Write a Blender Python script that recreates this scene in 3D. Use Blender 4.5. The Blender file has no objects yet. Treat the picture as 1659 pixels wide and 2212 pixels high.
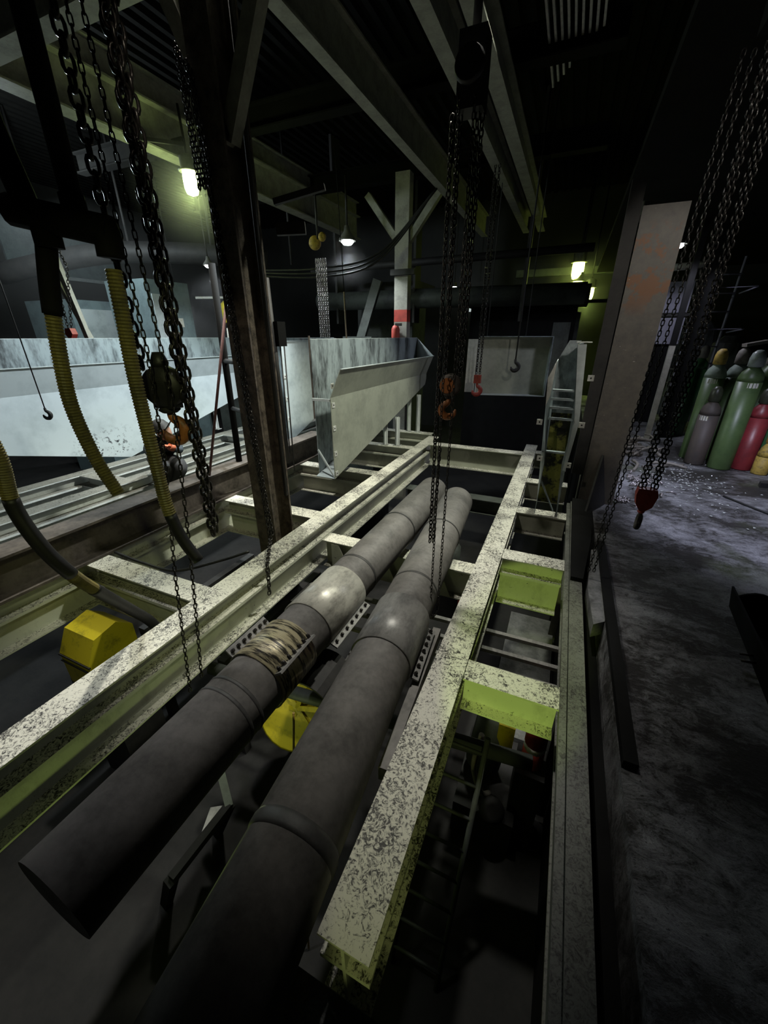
import bpy, bmesh, math, random
from mathutils import Vector, Matrix
random.seed(7)
sc = bpy.context.scene
COL = sc.collection

# ------------------------------------------------------------------ camera
F_PX, W_PX, H_PX = 840.0, 1659.0, 2212.0
PITCH = math.atan2(381, 840)
YAW = math.atan2(408.5, math.hypot(840, 381))
cam_d = bpy.data.cameras.new('camera')
cam_d.sensor_fit = 'HORIZONTAL'
cam_d.sensor_width = 36.0
cam_d.lens = 36.0 * F_PX / W_PX
cam_d.clip_start = 0.02
cam = bpy.data.objects.new('camera', cam_d)
COL.objects.link(cam)
cam.location = (0, 0, 1.7)
cam.rotation_euler = (math.pi / 2 - PITCH, 0, YAW)
sc.camera = cam

# ------------------------------------------------------------------ world, exposure
wd = bpy.data.worlds.new('hall_air')
sc.world = wd
wd.use_nodes = True
wd.node_tree.nodes['Background'].inputs[0].default_value = (0.55, 0.6, 0.65, 1)
wd.node_tree.nodes['Background'].inputs[1].default_value = 0.0
sc.view_settings.view_transform = 'Standard'
sc.view_settings.look = 'None'
sc.view_settings.gamma = 1.0
sc.view_settings.exposure = 0.0
sc.view_settings.use_curve_mapping = False
sc.cycles.max_bounces = 4
sc.cycles.diffuse_bounces = 2
sc.cycles.glossy_bounces = 2
sc.cycles.volume_bounces = 0
sc.cycles.volume_step_rate = 4.0
sc.cycles.volume_max_steps = 64
sc.cycles.use_adaptive_sampling = True
sc.cycles.adaptive_threshold = 0.08
sc.cycles.use_denoising = True

WHITE = (0.86, 0.95, 1.0)
GREEN = (0.74, 1.0, 0.22)

# ------------------------------------------------------------------ out-of-view hall lights and added spots, none with a lamp body
def lamp(name, kind, loc, power, color, radius=0.15, target=None, cone=90, blend=0.4):
    d = bpy.data.lights.new(name, kind)
    d.energy = power
    d.color = color
    d.shadow_soft_size = radius
    if kind == 'SPOT':
        d.spot_size = math.radians(cone)
        d.spot_blend = blend
    o = bpy.data.objects.new(name, d)
    COL.objects.link(o)
    o.location = loc
    if target is not None:
        o.rotation_euler = (Vector(target) - Vector(loc)).to_track_quat('-Z', 'Y').to_euler()
    return o

lamp('unseen_bay_spot', 'SPOT', (-2.9, 3.2, 5.3), 900, (1.0, 0.98, 0.88), 0.12, (-2.75, 2.5, 0), 74, 0.6)  # unseen, lights the girder tops from above
lamp('unseen_bay_spot', 'SPOT', (-3.2, 4.7, 3.95), 900, (0.86, 0.96, 1.0), 0.12, (-5.8, 3.4, 0.2), 86, 0.5)  # added out of view for the big pale hopper, kept below roof beams
lamp('unseen_bay_spot', 'SPOT', (0.0, 4.6, 4.6), 740, (0.97, 1.0, 0.84), 0.10, (-2.2, 4.4, 0.2), 70, 0.5)  # unseen spot put in for the olive hopper face and girder web
lamp('unseen_bay_spot', 'SPOT', (-0.9, 2.2, 4.5), 430, (1.0, 0.98, 0.88), 0.10, (-0.87, 1.95, 0), 46, 0.9)  # unseen spot put in for the flecked girder top
lamp('unseen_bay_spot', 'SPOT', (-2.7, 0.7, 4.3), 260, (0.95, 0.97, 1.0), 0.10, (-2.0, 0.7, 0), 36, 0.8)  # unseen cool fill added over the near pipes and main girder
lamp('added_flood_spot', 'SPOT', (-0.12, -1.9, 1.8), 330, GREEN, 0.04, (0.04, 2.2, -0.17), 11.5, 0.2)  # added green spot, cone kept narrow so the pipes stay dark
lamp('added_flood_spot', 'SPOT', (0.9, -0.9, 3.3), 90, (0.92, 1.0, 0.45), 0.06, (-1.62, 0.98, 1.12), 25, 0.5)  # added greenish spot for the ribbed hoses, no visible source
lamp('added_flood_spot', 'SPOT', (-1.6, -0.9, 3.6), 80, (1.0, 0.93, 0.8), 0.06, (-0.56, 2.17, 1.5), 17, 0.4)  # added to light the middle hook and its block
lamp('added_flood_spot', 'SPOT', (-0.7, 0.8, 3.1), 38, (1.0, 0.9, 0.75), 0.06, (-2.42, 2.6, 1.1), 30, 0.6)  # added warm spot for the oily column face
lamp('pit_light', 'POINT', (-1.50, 0.40, -0.72), 1.6, GREEN, 0.05)  # added bare point, greens the lower web of the main girder
lamp('pit_light', 'POINT', (-1.50, 1.15, -0.72), 1.2, (0.85, 1.0, 0.45), 0.05)  # second added point, spreads that green along the web
lamp('added_flood_spot', 'SPOT', (0.18, -1.3, 0.9), 30, (0.9, 1.0, 0.35), 0.04, (-0.25, 1.2, -0.36), 17, 0.4)  # added green spot for the lower flange of the flecked girder
lamp('pit_light', 'SPOT', (0.05, 2.55, -0.75), 9, (1.0, 1.0, 0.95), 0.04, (0.12, 3.0, -2), 80, 0.4)  # added below the girders to brighten the pit floor
lamp('added_walkway_spot', 'SPOT', (1.5, 4.3, 2.8), 320, (0.74, 0.78, 1.0), 0.06, (2.4, 5.1, 0), 86, 0.6)  # added bluish spot for the walkway floor, separate from the visible lamp
lamp('added_walkway_spot', 'SPOT', (1.5, 0.6, 3.4), 190, (1.0, 0.94, 0.84), 0.10, (0.5, 4.7, 1.7), 30, 0.6)  # added spot for the face of the grey column
lamp('added_far_light', 'POINT', (-9.0, 5.0, 3.9), 300, (0.82, 0.95, 1.0), 0.2)  # added off-view point that brightens the far cabinets

# ------------------------------------------------------------------ helpers
ORG = {}

def thing(name, label, cat, loc=(0, 0, 0), group=None, rotz=0.0):
    o = bpy.data.objects.new(name, None)
    COL.objects.link(o)
    o.location = loc
    o.rotation_euler = (0, 0, rotz)
    o.empty_display_size = 0.05
    o['label'] = label
    o['category'] = cat
    if group:
        o['group'] = group
    ORG[o.name] = Vector(loc)
    return o

def tag(o, label, cat=None, group=None, kind=None):
    o['label'] = label
    if cat:
        o['category'] = cat
    if group:
        o['group'] = group
    if kind:
        o['kind'] = kind
    return o

def frame_of(d, up=None):
    d = d.normalized()
    u = up if up is not None else (Vector((0, 0, 1)) if abs(d.z) < 0.95 else Vector((0, 1, 0)))
    s = d.cross(u).normalized()
    return s, s.cross(d).normalized()

class MB:
    def __init__(self):
        self.v, self.f, self.s = [], [], []

    def add(self, vs, fs, smooth=False):
        n = len(self.v)
        self.v += [tuple(p) for p in vs]
        self.f += [tuple(i + n for i in f) for f in fs]
        self.s += [smooth] * len(fs)
        return self

    def box(self, x0, x1, y0, y1, z0, z1):
        vs = [(x, y, z) for z in (z0, z1) for y in (y0, y1) for x in (x0, x1)]
        return self.add(vs, [(0, 2, 3, 1), (4, 5, 7, 6), (0, 1, 5, 4), (2, 6, 7, 3), (0, 4, 6, 2), (1, 3, 7, 5)])

    def prism(self, prof, a, b, axis='Y'):
        # prof: list of (p, q); Y axis -> (x, z); X axis -> (y, z); Z axis -> (x, y)
        def pt(p, t):
            return {'Y': (p[0], t, p[1]), 'X': (t, p[0], p[1]), 'Z': (p[0], p[1], t)}[axis]
        n = len(prof)
        vs = [pt(p, a) for p in prof] + [pt(p, b) for p in prof]
        fs = [(i, (i + 1) % n, n + (i + 1) % n, n + i) for i in range(n)] + [tuple(range(n))[::-1], tuple(range(n, 2 * n))]
        return self.add(vs, fs)

    def panel(self, pts, t):
        pts = [Vector(p) for p in pts]
        nrm = Vector((0, 0, 0))
        for i in range(1, len(pts) - 1):
            nrm += (pts[i] - pts[0]).cross(pts[i + 1] - pts[0])
        nrm.normalize()
        n = len(pts)
        vs = [p + nrm * t / 2 for p in pts] + [p - nrm * t / 2 for p in pts]
        fs = [tuple(range(n)), tuple(range(n, 2 * n))[::-1]] + [(i, n + i, n + (i + 1) % n, (i + 1) % n) for i in range(n)]
        return self.add(vs, fs)

    def bar(self, a, b, w, h, up=None):
        a, b = Vector(a), Vector(b)
        s, u = frame_of(b - a, up)
        vs = []
        for p in (a, b):
            for i, j in ((-1, -1), (1, -1), (1, 1), (-1, 1)):
                vs.append(p + s * w / 2 * i + u * h / 2 * j)
        return self.add(vs, [(3, 2, 1, 0), (4, 5, 6, 7), (0, 1, 5, 4), (1, 2, 6, 5), (2, 3, 7, 6), (3, 0, 4, 7)])

    def tube(self, pts, r, n=10, caps=True, smooth=True):
        pts = [Vector(p) for p in pts]
        rr = r if isinstance(r, (list, tuple)) else [r] * len(pts)
        vs, fs = [], []
        s0 = None
        for k, p in enumerate(pts):
            d = (pts[min(k + 1, len(pts) - 1)] - pts[max(k - 1, 0)])
            if d.length < 1e-9:
                d = Vector((0, 0, 1))
            d.normalize()
            if s0 is None:
                s0, u0 = frame_of(d)
            else:
                s0 = (s0 - d * s0.dot(d)).normalized()
                u0 = s0.cross(d).normalized()
            for i in range(n):
                a = 2 * math.pi * i / n
                vs.append(p + (s0 * math.cos(a) + u0 * math.sin(a)) * rr[k])
        for k in range(len(pts) - 1):
            for i in range(n):
                j = (i + 1) % n
                fs.append((k * n + i, k * n + j, (k + 1) * n + j, (k + 1) * n + i))
        self.add(vs, fs, smooth)
        if caps:
            m = len(self.v) - len(vs)
            self.f += [tuple(m + i for i in range(n))[::-1], tuple(m + (len(pts) - 1) * n + i for i in range(n))]
            self.s += [False, False]
        return self

    def lathe(self, prof, c=(0, 0, 0), n=20, axis='Z', smooth=True):
        c = Vector(c)
        ax = {'X': (Vector((0, 1, 0)), Vector((0, 0, 1)), Vector((1, 0, 0))), 'Y': (Vector((0, 0, 1)), Vector((1, 0, 0)), Vector((0, 1, 0))),
              'Z': (Vector((1, 0, 0)), Vector((0, 1, 0)), Vector((0, 0, 1)))}[axis] if isinstance(axis, str) else (*frame_of(Vector(axis)), Vector(axis).normalized())
        vs, fs = [], []
        for r, z in prof:
            for i in range(n):
                a = 2 * math.pi * i / n
                vs.append(c + (ax[0] * math.cos(a) + ax[1] * math.sin(a)) * max(r, 1e-4) + ax[2] * z)
        for k in range(len(prof) - 1):
            for i in range(n):
                j = (i + 1) % n
                fs.append((k * n + i, k * n + j, (k + 1) * n + j, (k + 1) * n + i))
        self.add(vs, fs, smooth)
        m = len(self.v) - len(vs)
        self.f += [tuple(m + i for i in range(n))[::-1], tuple(m + (len(prof) - 1) * n + i for i in range(n))]
        self.s += [False, False]
        return self

    def mesh(self, name, material, off=Vector((0, 0, 0))):
        me = bpy.data.meshes.new(name)
        me.from_pydata([(p[0] - off[0], p[1] - off[1], p[2] - off[2]) for p in self.v], [], self.f)
        me.polygons.foreach_set('use_smooth', self.s)
        bm = bmesh.new()
        bm.from_mesh(me)
        bmesh.ops.recalc_face_normals(bm, faces=bm.faces)
        bm.to_mesh(me)
        bm.free()
        me.materials.append(material)
        return me

    def build(self, name, material, parent=None, at=None):
        off = Vector((0, 0, 0))
        if parent is not None:
            off = ORG.get(parent.name, Vector((0, 0, 0)))
        elif at is not None:
            off = Vector(at)
        o = bpy.data.objects.new(name, self.mesh(name, material, off))
        COL.objects.link(o)
        if parent is not None:
            o.parent = parent
        else:
            o.location = off
        ORG[o.name] = off
        return o

def copies(mesh, name, mats, parent):
    for m in mats:
        o = bpy.data.objects.new(name, mesh)
        COL.objects.link(o)
        o.parent = parent
        o.matrix_local = m

def spline(pts, n=8):
    pts = [Vector(p) for p in pts]
    out = []
    q = [pts[0] * 2 - pts[1]] + pts + [pts[-1] * 2 - pts[-2]]
    for i in range(1, len(q) - 2):
        for k in range(n):
            t = k / n
            a, b, c, d = q[i - 1], q[i], q[i + 1], q[i + 2]
            out.append(0.5 * ((2 * b) + (c - a) * t + (2 * a - 5 * b + 4 * c - d) * t * t + (3 * b - a - 3 * c + d) * t ** 3))
    out.append(pts[-1])
    return out

def resample(pts, step):
    pts = [Vector(p) for p in pts]
    out, acc = [pts[0].copy()], 0.0
    for a, b in zip(pts, pts[1:]):
        L = (b - a).length
        if L < 1e-9:
            continue
        t = step - acc
        while t <= L:
            out.append(a + (b - a) * (t / L))
            t += step
        acc = L - (t - step)
    return out

# ------------------------------------------------------------------ materials
class NT:
    def __init__(self, name):
        self.m = bpy.data.materials.new(name)
        self.m.use_nodes = True
        self.t = self.m.node_tree
        self.b = self.t.nodes['Principled BSDF']
        self.tc = None

    def new(self, kind, **kw):
        n = self.t.nodes.new(kind)
        for k, v in kw.items():
            setattr(n, k, v)
        return n

    def ln(self, a, b):
        self.t.links.new(a, b)

    def coord(self, scale=(1, 1, 1)):
        if self.tc is None:
            self.tc = self.new('ShaderNodeNewGeometry')
        mp = self.new('ShaderNodeMapping')
        mp.inputs['Scale'].default_value = scale
        self.ln(self.tc.outputs['Position'], mp.inputs[0])
        return mp.outputs[0]

    def noise(self, scale, detail=5, rough=0.6, stretch=(1, 1, 1), dist=0.0):
        n = self.new('ShaderNodeTexNoise')
        n.inputs['Scale'].default_value = scale
        n.inputs['Detail'].default_value = detail
        n.inputs['Roughness'].default_value = rough
        n.inputs['Distortion'].default_value = dist
        self.ln(self.coord(stretch), n.inputs['Vector'])
        return n.outputs['Fac']

    def ramp(self, src, lo, hi, a=0.0, b=1.0):
        n = self.new('ShaderNodeMapRange')
        n.inputs['From Min'].default_value = lo
        n.inputs['From Max'].default_value = hi
        n.inputs['To Min'].default_value = a
        n.inputs['To Max'].default_value = b
        self.ln(src, n.inputs['Value'])
        return n.outputs['Result']

    def math(self, op, a, b):
        n = self.new('ShaderNodeMath', operation=op)
        for i, x in enumerate((a, b)):
            if isinstance(x, (int, float)):
                n.inputs[i].default_value = x
            else:
                self.ln(x, n.inputs[i])
        return n.outputs[0]

    def mix(self, fac, a, b):
        n = self.new('ShaderNodeMix', data_type='RGBA')
        if isinstance(fac, (int, float)):
            n.inputs[0].default_value = fac
        else:
            self.ln(fac, n.inputs[0])
        for i, x in ((6, a), (7, b)):
            if isinstance(x, tuple):
                n.inputs[i].default_value = (*x, 1)
            else:
                self.ln(x, n.inputs[i])
        return n.outputs[2]

    def upmask(self):
        if self.tc is None:
            self.tc = self.new('ShaderNodeNewGeometry')
        s = self.new('ShaderNodeSeparateXYZ')
        self.ln(self.tc.outputs['True Normal'], s.inputs[0])
        return self.ramp(s.outputs['Z'], 0.75, 0.9)

    def bump(self, src, strength=0.3, dist=0.01):
        n = self.new('ShaderNodeBump')
        n.inputs['Strength'].default_value = strength
        n.inputs['Distance'].default_value = dist
        self.ln(src, n.inputs['Height'])
        self.ln(n.outputs[0], self.b.inputs['Normal'])

    def col(self, c):
        if isinstance(c, tuple):
            self.b.inputs['Base Color'].default_value = (*c, 1)
        else:
            self.ln(c, self.b.inputs['Base Color'])

    def fin(self, rough=0.6, metal=0.0):
        if isinstance(rough, (int, float)):
            self.b.inputs['Roughness'].default_value = rough
        else:
            self.ln(rough, self.b.inputs['Roughness'])
        self.b.inputs['Metallic'].default_value = metal
        return self.m

def grimy(name, base, dirt, scale=6, lo=0.45, hi=0.7, rough=0.6, metal=0.0, bump=0.15, stretch=(1, 1, 1)):
    t = NT(name)
    a = t.noise(scale, 6, 0.65, stretch)
    b = t.noise(scale * 7, 4, 0.6, stretch)
    f = t.math('ADD', t.math('MULTIPLY', a, 0.75), t.math('MULTIPLY', b, 0.25))
    t.col(t.mix(t.ramp(f, lo, hi), base, dirt))
    if bump:
        t.bump(b, bump, 0.004)
    return t.fin(rough, metal)

def cream(name, base, top, fleck_lo, fleck_hi, side_dirt=(0.10, 0.095, 0.07)):
    t = NT(name)
    streak = t.noise(5, 6, 0.7, (1, 1, 0.5))
    spots = t.noise(26, 5, 0.7)
    side = t.mix(t.ramp(streak, 0.52, 0.78, 0, 0.55), base, side_dirt)
    side = t.mix(t.ramp(spots, 0.66, 0.72), side, (0.035, 0.033, 0.03))
    fl = t.noise(46, 7, 0.74, dist=1.6)
    big = t.noise(3.2, 4, 0.6)
    f = t.math('ADD', t.math('MULTIPLY', fl, 0.72), t.math('MULTIPLY', big, 0.28))
    up = t.mix(t.ramp(f, fleck_lo, fleck_hi), top, (0.03, 0.028, 0.025))
    t.col(t.mix(t.upmask(), side, up))
    t.bump(fl, 0.25, 0.004)
    return t.fin(0.55)

M = {}
M['cream'] = cream('cream_paint', (0.60, 0.61, 0.50), (0.66, 0.64, 0.54), 0.49, 0.57)
M['cream_dirty'] = cream('cream_paint_sooty', (0.50, 0.51, 0.41), (0.66, 0.64, 0.56), 0.49, 0.56)
M['edge'] = cream('sooty_edge_paint', (0.14, 0.143, 0.12), (0.15, 0.153, 0.135), 0.47, 0.60)
M['white_frame'] = cream('white_frame_paint', (0.74, 0.77, 0.75), (0.26, 0.25, 0.215), 0.48, 0.60)
M['rust'] = grimy('rusty_brown_steel', (0.13, 0.107, 0.09), (0.040, 0.032, 0.026), 4, 0.4, 0.62, 0.75, 0.0, 0.3)
M['dark'] = grimy('sooty_dark_steel', (0.030, 0.028, 0.026), (0.012, 0.012, 0.012), 5, 0.4, 0.65, 0.65, 0.0, 0.25)
M['jet'] = grimy('jet_and_shade_steel', (0.010, 0.010, 0.010), (0.006, 0.006, 0.006), 5, rough=0.8)  # near black; on manifold and stand pipe it stands in for shade
M['jet'].node_tree.nodes['Principled BSDF'].inputs['Specular IOR Level'].default_value = 0.1
M['oily'] = grimy('oily_column_steel', (0.125, 0.10, 0.075), (0.028, 0.022, 0.017), 14, 0.42, 0.62, 0.42, 0.0, 0.6)
M['column'] = grimy('grey_column_paint', (0.15, 0.135, 0.12), (0.09, 0.082, 0.075), 3, 0.4, 0.65, 0.6)
t = NT('column_paint_rust_patches')
a = t.noise(2.2, 3, 0.6); b = t.noise(14, 5, 0.7)
c = t.mix(t.ramp(b, 0.35, 0.7), (0.15, 0.135, 0.115), (0.10, 0.092, 0.085))
sp = t.new('ShaderNodeSeparateXYZ'); t.ln(t.tc.outputs['Position'], sp.inputs[0])
band = t.math('MULTIPLY', t.ramp(sp.outputs['Z'], 1.85, 2.05), t.ramp(sp.outputs['Z'], 2.60, 2.45))
c = t.mix(t.math('MULTIPLY', t.ramp(t.noise(5, 4, 0.7), 0.5, 0.56), band), c, (0.22, 0.09, 0.03))
c = t.mix(t.ramp(t.noise(22, 4, 0.6, (1, 1, 3)), 0.69, 0.72), c, (0.45, 0.43, 0.40))
t.col(c); t.bump(b, 0.1, 0.003)
M['column_face'] = t.fin(0.5)
M['pipe'] = grimy('dusty_grey_pipe', (0.195, 0.183, 0.170), (0.085, 0.080, 0.074), 5, 0.40, 0.66, 0.62, 0.0, 0.15)
M['pipe_band'] = grimy('dark_pipe_band', (0.05, 0.048, 0.045), (0.02, 0.02, 0.02), 10)
M['clamp'] = grimy('bare_steel_clamp', (0.62, 0.60, 0.52), (0.20, 0.19, 0.165), 9, 0.44, 0.68, 0.40, 0.25, 0.2, (1, 0.5, 1))
M['clamp_dull'] = grimy('dull_steel_clamp', (0.30, 0.29, 0.275), (0.11, 0.108, 0.105), 9, 0.42, 0.66, 0.42, 0.2, 0.2, (1, 0.5, 1))
M['brass'] = grimy('oily_brassy_clamp', (0.50, 0.44, 0.28), (0.022, 0.020, 0.016), 8, 0.47, 0.55, 0.3, 0.3, 0.3, (0.6, 6, 0.6))
M['chute'] = grimy('pale_painted_sheet', (0.60, 0.66, 0.66), (0.34, 0.39, 0.40), 2.6, 0.46, 0.72, 0.5, 0.0, 0.04)
t = NT('pale_sheet_scuffed')
a = t.noise(2.2, 6, 0.6)
c = t.mix(t.ramp(a, 0.46, 0.78), (0.64, 0.71, 0.72), (0.40, 0.46, 0.47))
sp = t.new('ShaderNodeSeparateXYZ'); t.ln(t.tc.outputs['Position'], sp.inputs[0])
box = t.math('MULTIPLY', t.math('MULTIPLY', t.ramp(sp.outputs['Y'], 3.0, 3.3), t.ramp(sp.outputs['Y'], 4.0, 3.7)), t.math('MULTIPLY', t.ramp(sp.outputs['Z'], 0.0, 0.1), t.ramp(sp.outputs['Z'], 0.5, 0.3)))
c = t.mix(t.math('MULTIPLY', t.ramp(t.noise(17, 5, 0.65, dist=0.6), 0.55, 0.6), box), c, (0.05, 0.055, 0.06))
c = t.mix(t.ramp(t.noise(9, 5, 0.75), 0.72, 0.76), c, (0.10, 0.11, 0.12))
t.col(c)
M['chute_left'] = t.fin(0.5)
M['chute_in'] = grimy('smoke_stained_sheet', (0.36, 0.42, 0.44), (0.07, 0.08, 0.085), 2.0, 0.45, 0.62, 0.45, 0.0, 0.05, (1, 2.2, 0.7))
M['chute_mid'] = grimy('olive_grey_sheet', (0.44, 0.46, 0.38), (0.28, 0.29, 0.245), 2.4, 0.44, 0.70, 0.38, 0.1, 0.04)
M['tab'] = grimy('white_tab_paint', (0.72, 0.72, 0.68), (0.5, 0.5, 0.46), 20)
M['chain'] = grimy('oily_chain_steel', (0.07, 0.064, 0.058), (0.022, 0.02, 0.018), 20, 0.4, 0.6, 0.32, 0.7, 0.0)
M['chain_black'] = grimy('black_oiled_chain', (0.030, 0.028, 0.026), (0.012, 0.011, 0.010), 20, 0.4, 0.6, 0.26, 0.5, 0.0)
M['chain_lite'] = grimy('galvanised_chain', (0.45, 0.42, 0.42), (0.2, 0.18, 0.18), 20, 0.4, 0.6, 0.4, 0.6, 0.0)
M['orange'] = grimy('worn_orange_hook', (0.42, 0.15, 0.045), (0.10, 0.05, 0.025), 16, 0.46, 0.66, 0.5, 0.0, 0.2)
M['hookred'] = grimy('red_hook_paint', (0.36, 0.045, 0.035), (0.12, 0.03, 0.025), 18, 0.5, 0.7, 0.42)
M['rubber'] = grimy('black_rubber', (0.016, 0.016, 0.016), (0.03, 0.028, 0.025), 12, 0.5, 0.75, 0.5)
M['hose'] = grimy('olive_ribbed_hose', (0.20, 0.165, 0.05), (0.07, 0.062, 0.03), 7, 0.42, 0.66, 0.45, 0.0, 0.0)
M['yellow'] = grimy('yellow_guard_paint', (0.62, 0.50, 0.02), (0.22, 0.19, 0.02), 7, 0.5, 0.7, 0.5)
M['olive'] = grimy('painted_lit_liner', (0.30, 0.30, 0.06), (0.02, 0.02, 0.012), 5, 0.46, 0.54)  # yellow light on the chute back is mixed into this colour
M['red'] = grimy('red_cylinder_paint', (0.24, 0.030, 0.034), (0.13, 0.022, 0.025), 6, 0.45, 0.7, 0.4)
M['green'] = grimy('green_cylinder_paint', (0.080, 0.130, 0.045), (0.050, 0.088, 0.032), 5, 0.42, 0.7, 0.42)
M['green_deep'] = grimy('deep_green_cylinder_paint', (0.035, 0.11, 0.035), (0.015, 0.05, 0.02), 5, 0.45, 0.7, 0.4)
M['shoulder'] = grimy('grey_green_shoulder', (0.22, 0.27, 0.22), (0.12, 0.16, 0.12), 8)
M['brown'] = grimy('brown_cylinder_paint', (0.075, 0.058, 0.048), (0.05, 0.045, 0.042), 6)
M['capyellow'] = grimy('yellow_valve_cap', (0.45, 0.31, 0.06), (0.20, 0.14, 0.04), 18, 0.48, 0.6)
M['capgrey'] = grimy('grey_valve_cap', (0.22, 0.20, 0.17), (0.10, 0.09, 0.08), 18)
M['capsilver'] = grimy('silver_green_valve_cap', (0.32, 0.37, 0.34), (0.18, 0.2, 0.18), 18, rough=0.35)
M['capolive'] = grimy('olive_valve_cap', (0.05, 0.055, 0.035), (0.03, 0.03, 0.02), 18, rough=0.35)
M['paper'] = grimy('paper_sticker', (0.66, 0.65, 0.58), (0.5, 0.46, 0.2), 30, 0.55, 0.6)
M['redpaint'] = grimy('red_band_paint', (0.52, 0.07, 0.05), (0.32, 0.05, 0.04), 8)
M['postpaint'] = grimy('pale_post_paint', (0.40, 0.39, 0.33), (0.24, 0.23, 0.20), 6)
M['roofbeam'] = grimy('faded_roof_beam_paint', (0.34, 0.34, 0.285), (0.19, 0.19, 0.16), 6, 0.42, 0.68)
M['deck'] = grimy('dark_roof_deck', (0.013, 0.013, 0.012), (0.008, 0.008, 0.008), 3)
M['deck'].node_tree.nodes['Principled BSDF'].inputs['Specular IOR Level'].default_value = 0.05
M['deck'].node_tree.nodes['Principled BSDF'].inputs['Roughness'].default_value = 0.95
M['lampbody'] = grimy('lamp_housing_metal', (0.16, 0.16, 0.14), (0.08, 0.08, 0.07), 20, rough=0.4)
M['wall'] = grimy('jet_black_wall', (0.022, 0.022, 0.020), (0.010, 0.010, 0.010), 1.2)
M['patch'] = grimy('pale_patch_and_plate', (0.22, 0.22, 0.215), (0.09, 0.09, 0.088), 6, 0.42, 0.66, 0.5, 0.0, 0.5)  # pale tone carries the light on the pit floor; also the bracket plate
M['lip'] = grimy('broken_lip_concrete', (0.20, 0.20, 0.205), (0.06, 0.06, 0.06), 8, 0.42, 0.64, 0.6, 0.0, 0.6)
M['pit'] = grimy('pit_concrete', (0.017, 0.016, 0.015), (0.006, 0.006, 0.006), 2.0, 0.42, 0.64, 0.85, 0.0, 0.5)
M['rubble'] = grimy('black_rubble', (0.05, 0.05, 0.055), (0.018, 0.018, 0.02), 9, 0.4, 0.65, 0.4, 0.0, 1.0)
M['machine'] = grimy('machine_grey_green', (0.075, 0.085, 0.075), (0.03, 0.03, 0.028), 4)
M['teal'] = grimy('teal_cabinet_paint', (0.20, 0.27, 0.28), (0.12, 0.16, 0.17), 3)
M['skin'] = grimy('skin', (0.42, 0.24, 0.17), (0.35, 0.2, 0.14), 30, bump=0)
M['overall'] = grimy('navy_work_jacket', (0.042, 0.056, 0.068), (0.026, 0.034, 0.042), 14, bump=0.3, rough=0.85)
M['trouser'] = grimy('charcoal_work_trousers', (0.050, 0.050, 0.052), (0.026, 0.026, 0.028), 10, bump=0.3, rough=0.85)
M['boot'] = grimy('black_boots', (0.02, 0.02, 0.02), (0.03, 0.03, 0.03), 12)
M['orangecloth'] = grimy('orange_glove', (0.75, 0.20, 0.09), (0.5, 0.14, 0.07), 18, bump=0.2)
M['lilac'] = grimy('lilac_grey_duct', (0.30, 0.29, 0.36), (0.20, 0.19, 0.25), 3)
M['rodred'] = grimy('dull_red_rod', (0.17, 0.075, 0.07), (0.08, 0.045, 0.04), 12)
M['conduit'] = grimy('olive_yellow_conduit', (0.30, 0.28, 0.09), (0.16, 0.15, 0.06), 12)
M['tan'] = grimy('tan_rope_fibre', (0.36, 0.27, 0.19), (0.22, 0.16, 0.11), 30)
M['glass'] = grimy('broken_glass_bits', (0.55, 0.58, 0.55), (0.3, 0.3, 0.3), 30, rough=0.15, bump=0)

# floor: oily concrete with pale scuffed patches
t = NT('oily_concrete_floor')
n1 = t.noise(0.8, 6, 0.62, (1.0, 1.3, 1), 0.5)
n2 = t.noise(7, 9, 0.80, (1, 1.7, 1), 0.8)
n3 = t.noise(48, 6, 0.75, (1, 1.4, 1))
f = t.math('ADD', t.math('MULTIPLY', n1, 0.50), t.math('ADD', t.math('MULTIPLY', n2, 0.32), t.math('MULTIPLY', n3, 0.18)))
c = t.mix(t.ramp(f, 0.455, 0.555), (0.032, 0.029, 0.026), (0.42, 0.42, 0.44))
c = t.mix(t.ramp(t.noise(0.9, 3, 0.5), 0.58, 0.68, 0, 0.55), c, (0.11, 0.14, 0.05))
c = t.mix(t.ramp(n3, 0.54, 0.62, 0, 0.8), c, (0.016, 0.016, 0.016))
t.col(c)
t.bump(t.math('ADD', n2, t.math('MULTIPLY', n3, 0.6)), 0.9, 0.03)
M['floor'] = t.fin(t.ramp(n1, 0.35, 0.65, 0.55, 0.30))

def emit(name, color, strength):
    m = bpy.data.materials.new(name)
    m.use_nodes = True
    b = m.node_tree.nodes['Principled BSDF']
    b.inputs['Base Color'].default_value = (*color, 1)
    b.inputs['Emission Color'].default_value = (*color, 1)
    b.inputs['Emission Strength'].default_value = strength
    return m

M['bulb_green'] = emit('green_discharge_bulb', (0.82, 1.0, 0.45), 14)
M['bulb_yellow'] = emit('yellow_green_bulb', (0.80, 1.0, 0.20), 12)
M['bulb_white'] = emit('white_bulb', (0.9, 0.96, 1.0), 14)
M['window_lit'] = emit('lit_far_window', (0.75, 0.85, 0.85), 0.55)

# ------------------------------------------------------------------ setting: floor, pit, walls, roof
def struct(mb, name, m, label=None):
    o = mb.build(name, M[m] if isinstance(m, str) else m)
    o['kind'] = 'structure'
    if label:
        o['label'] = label
    return o

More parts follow.
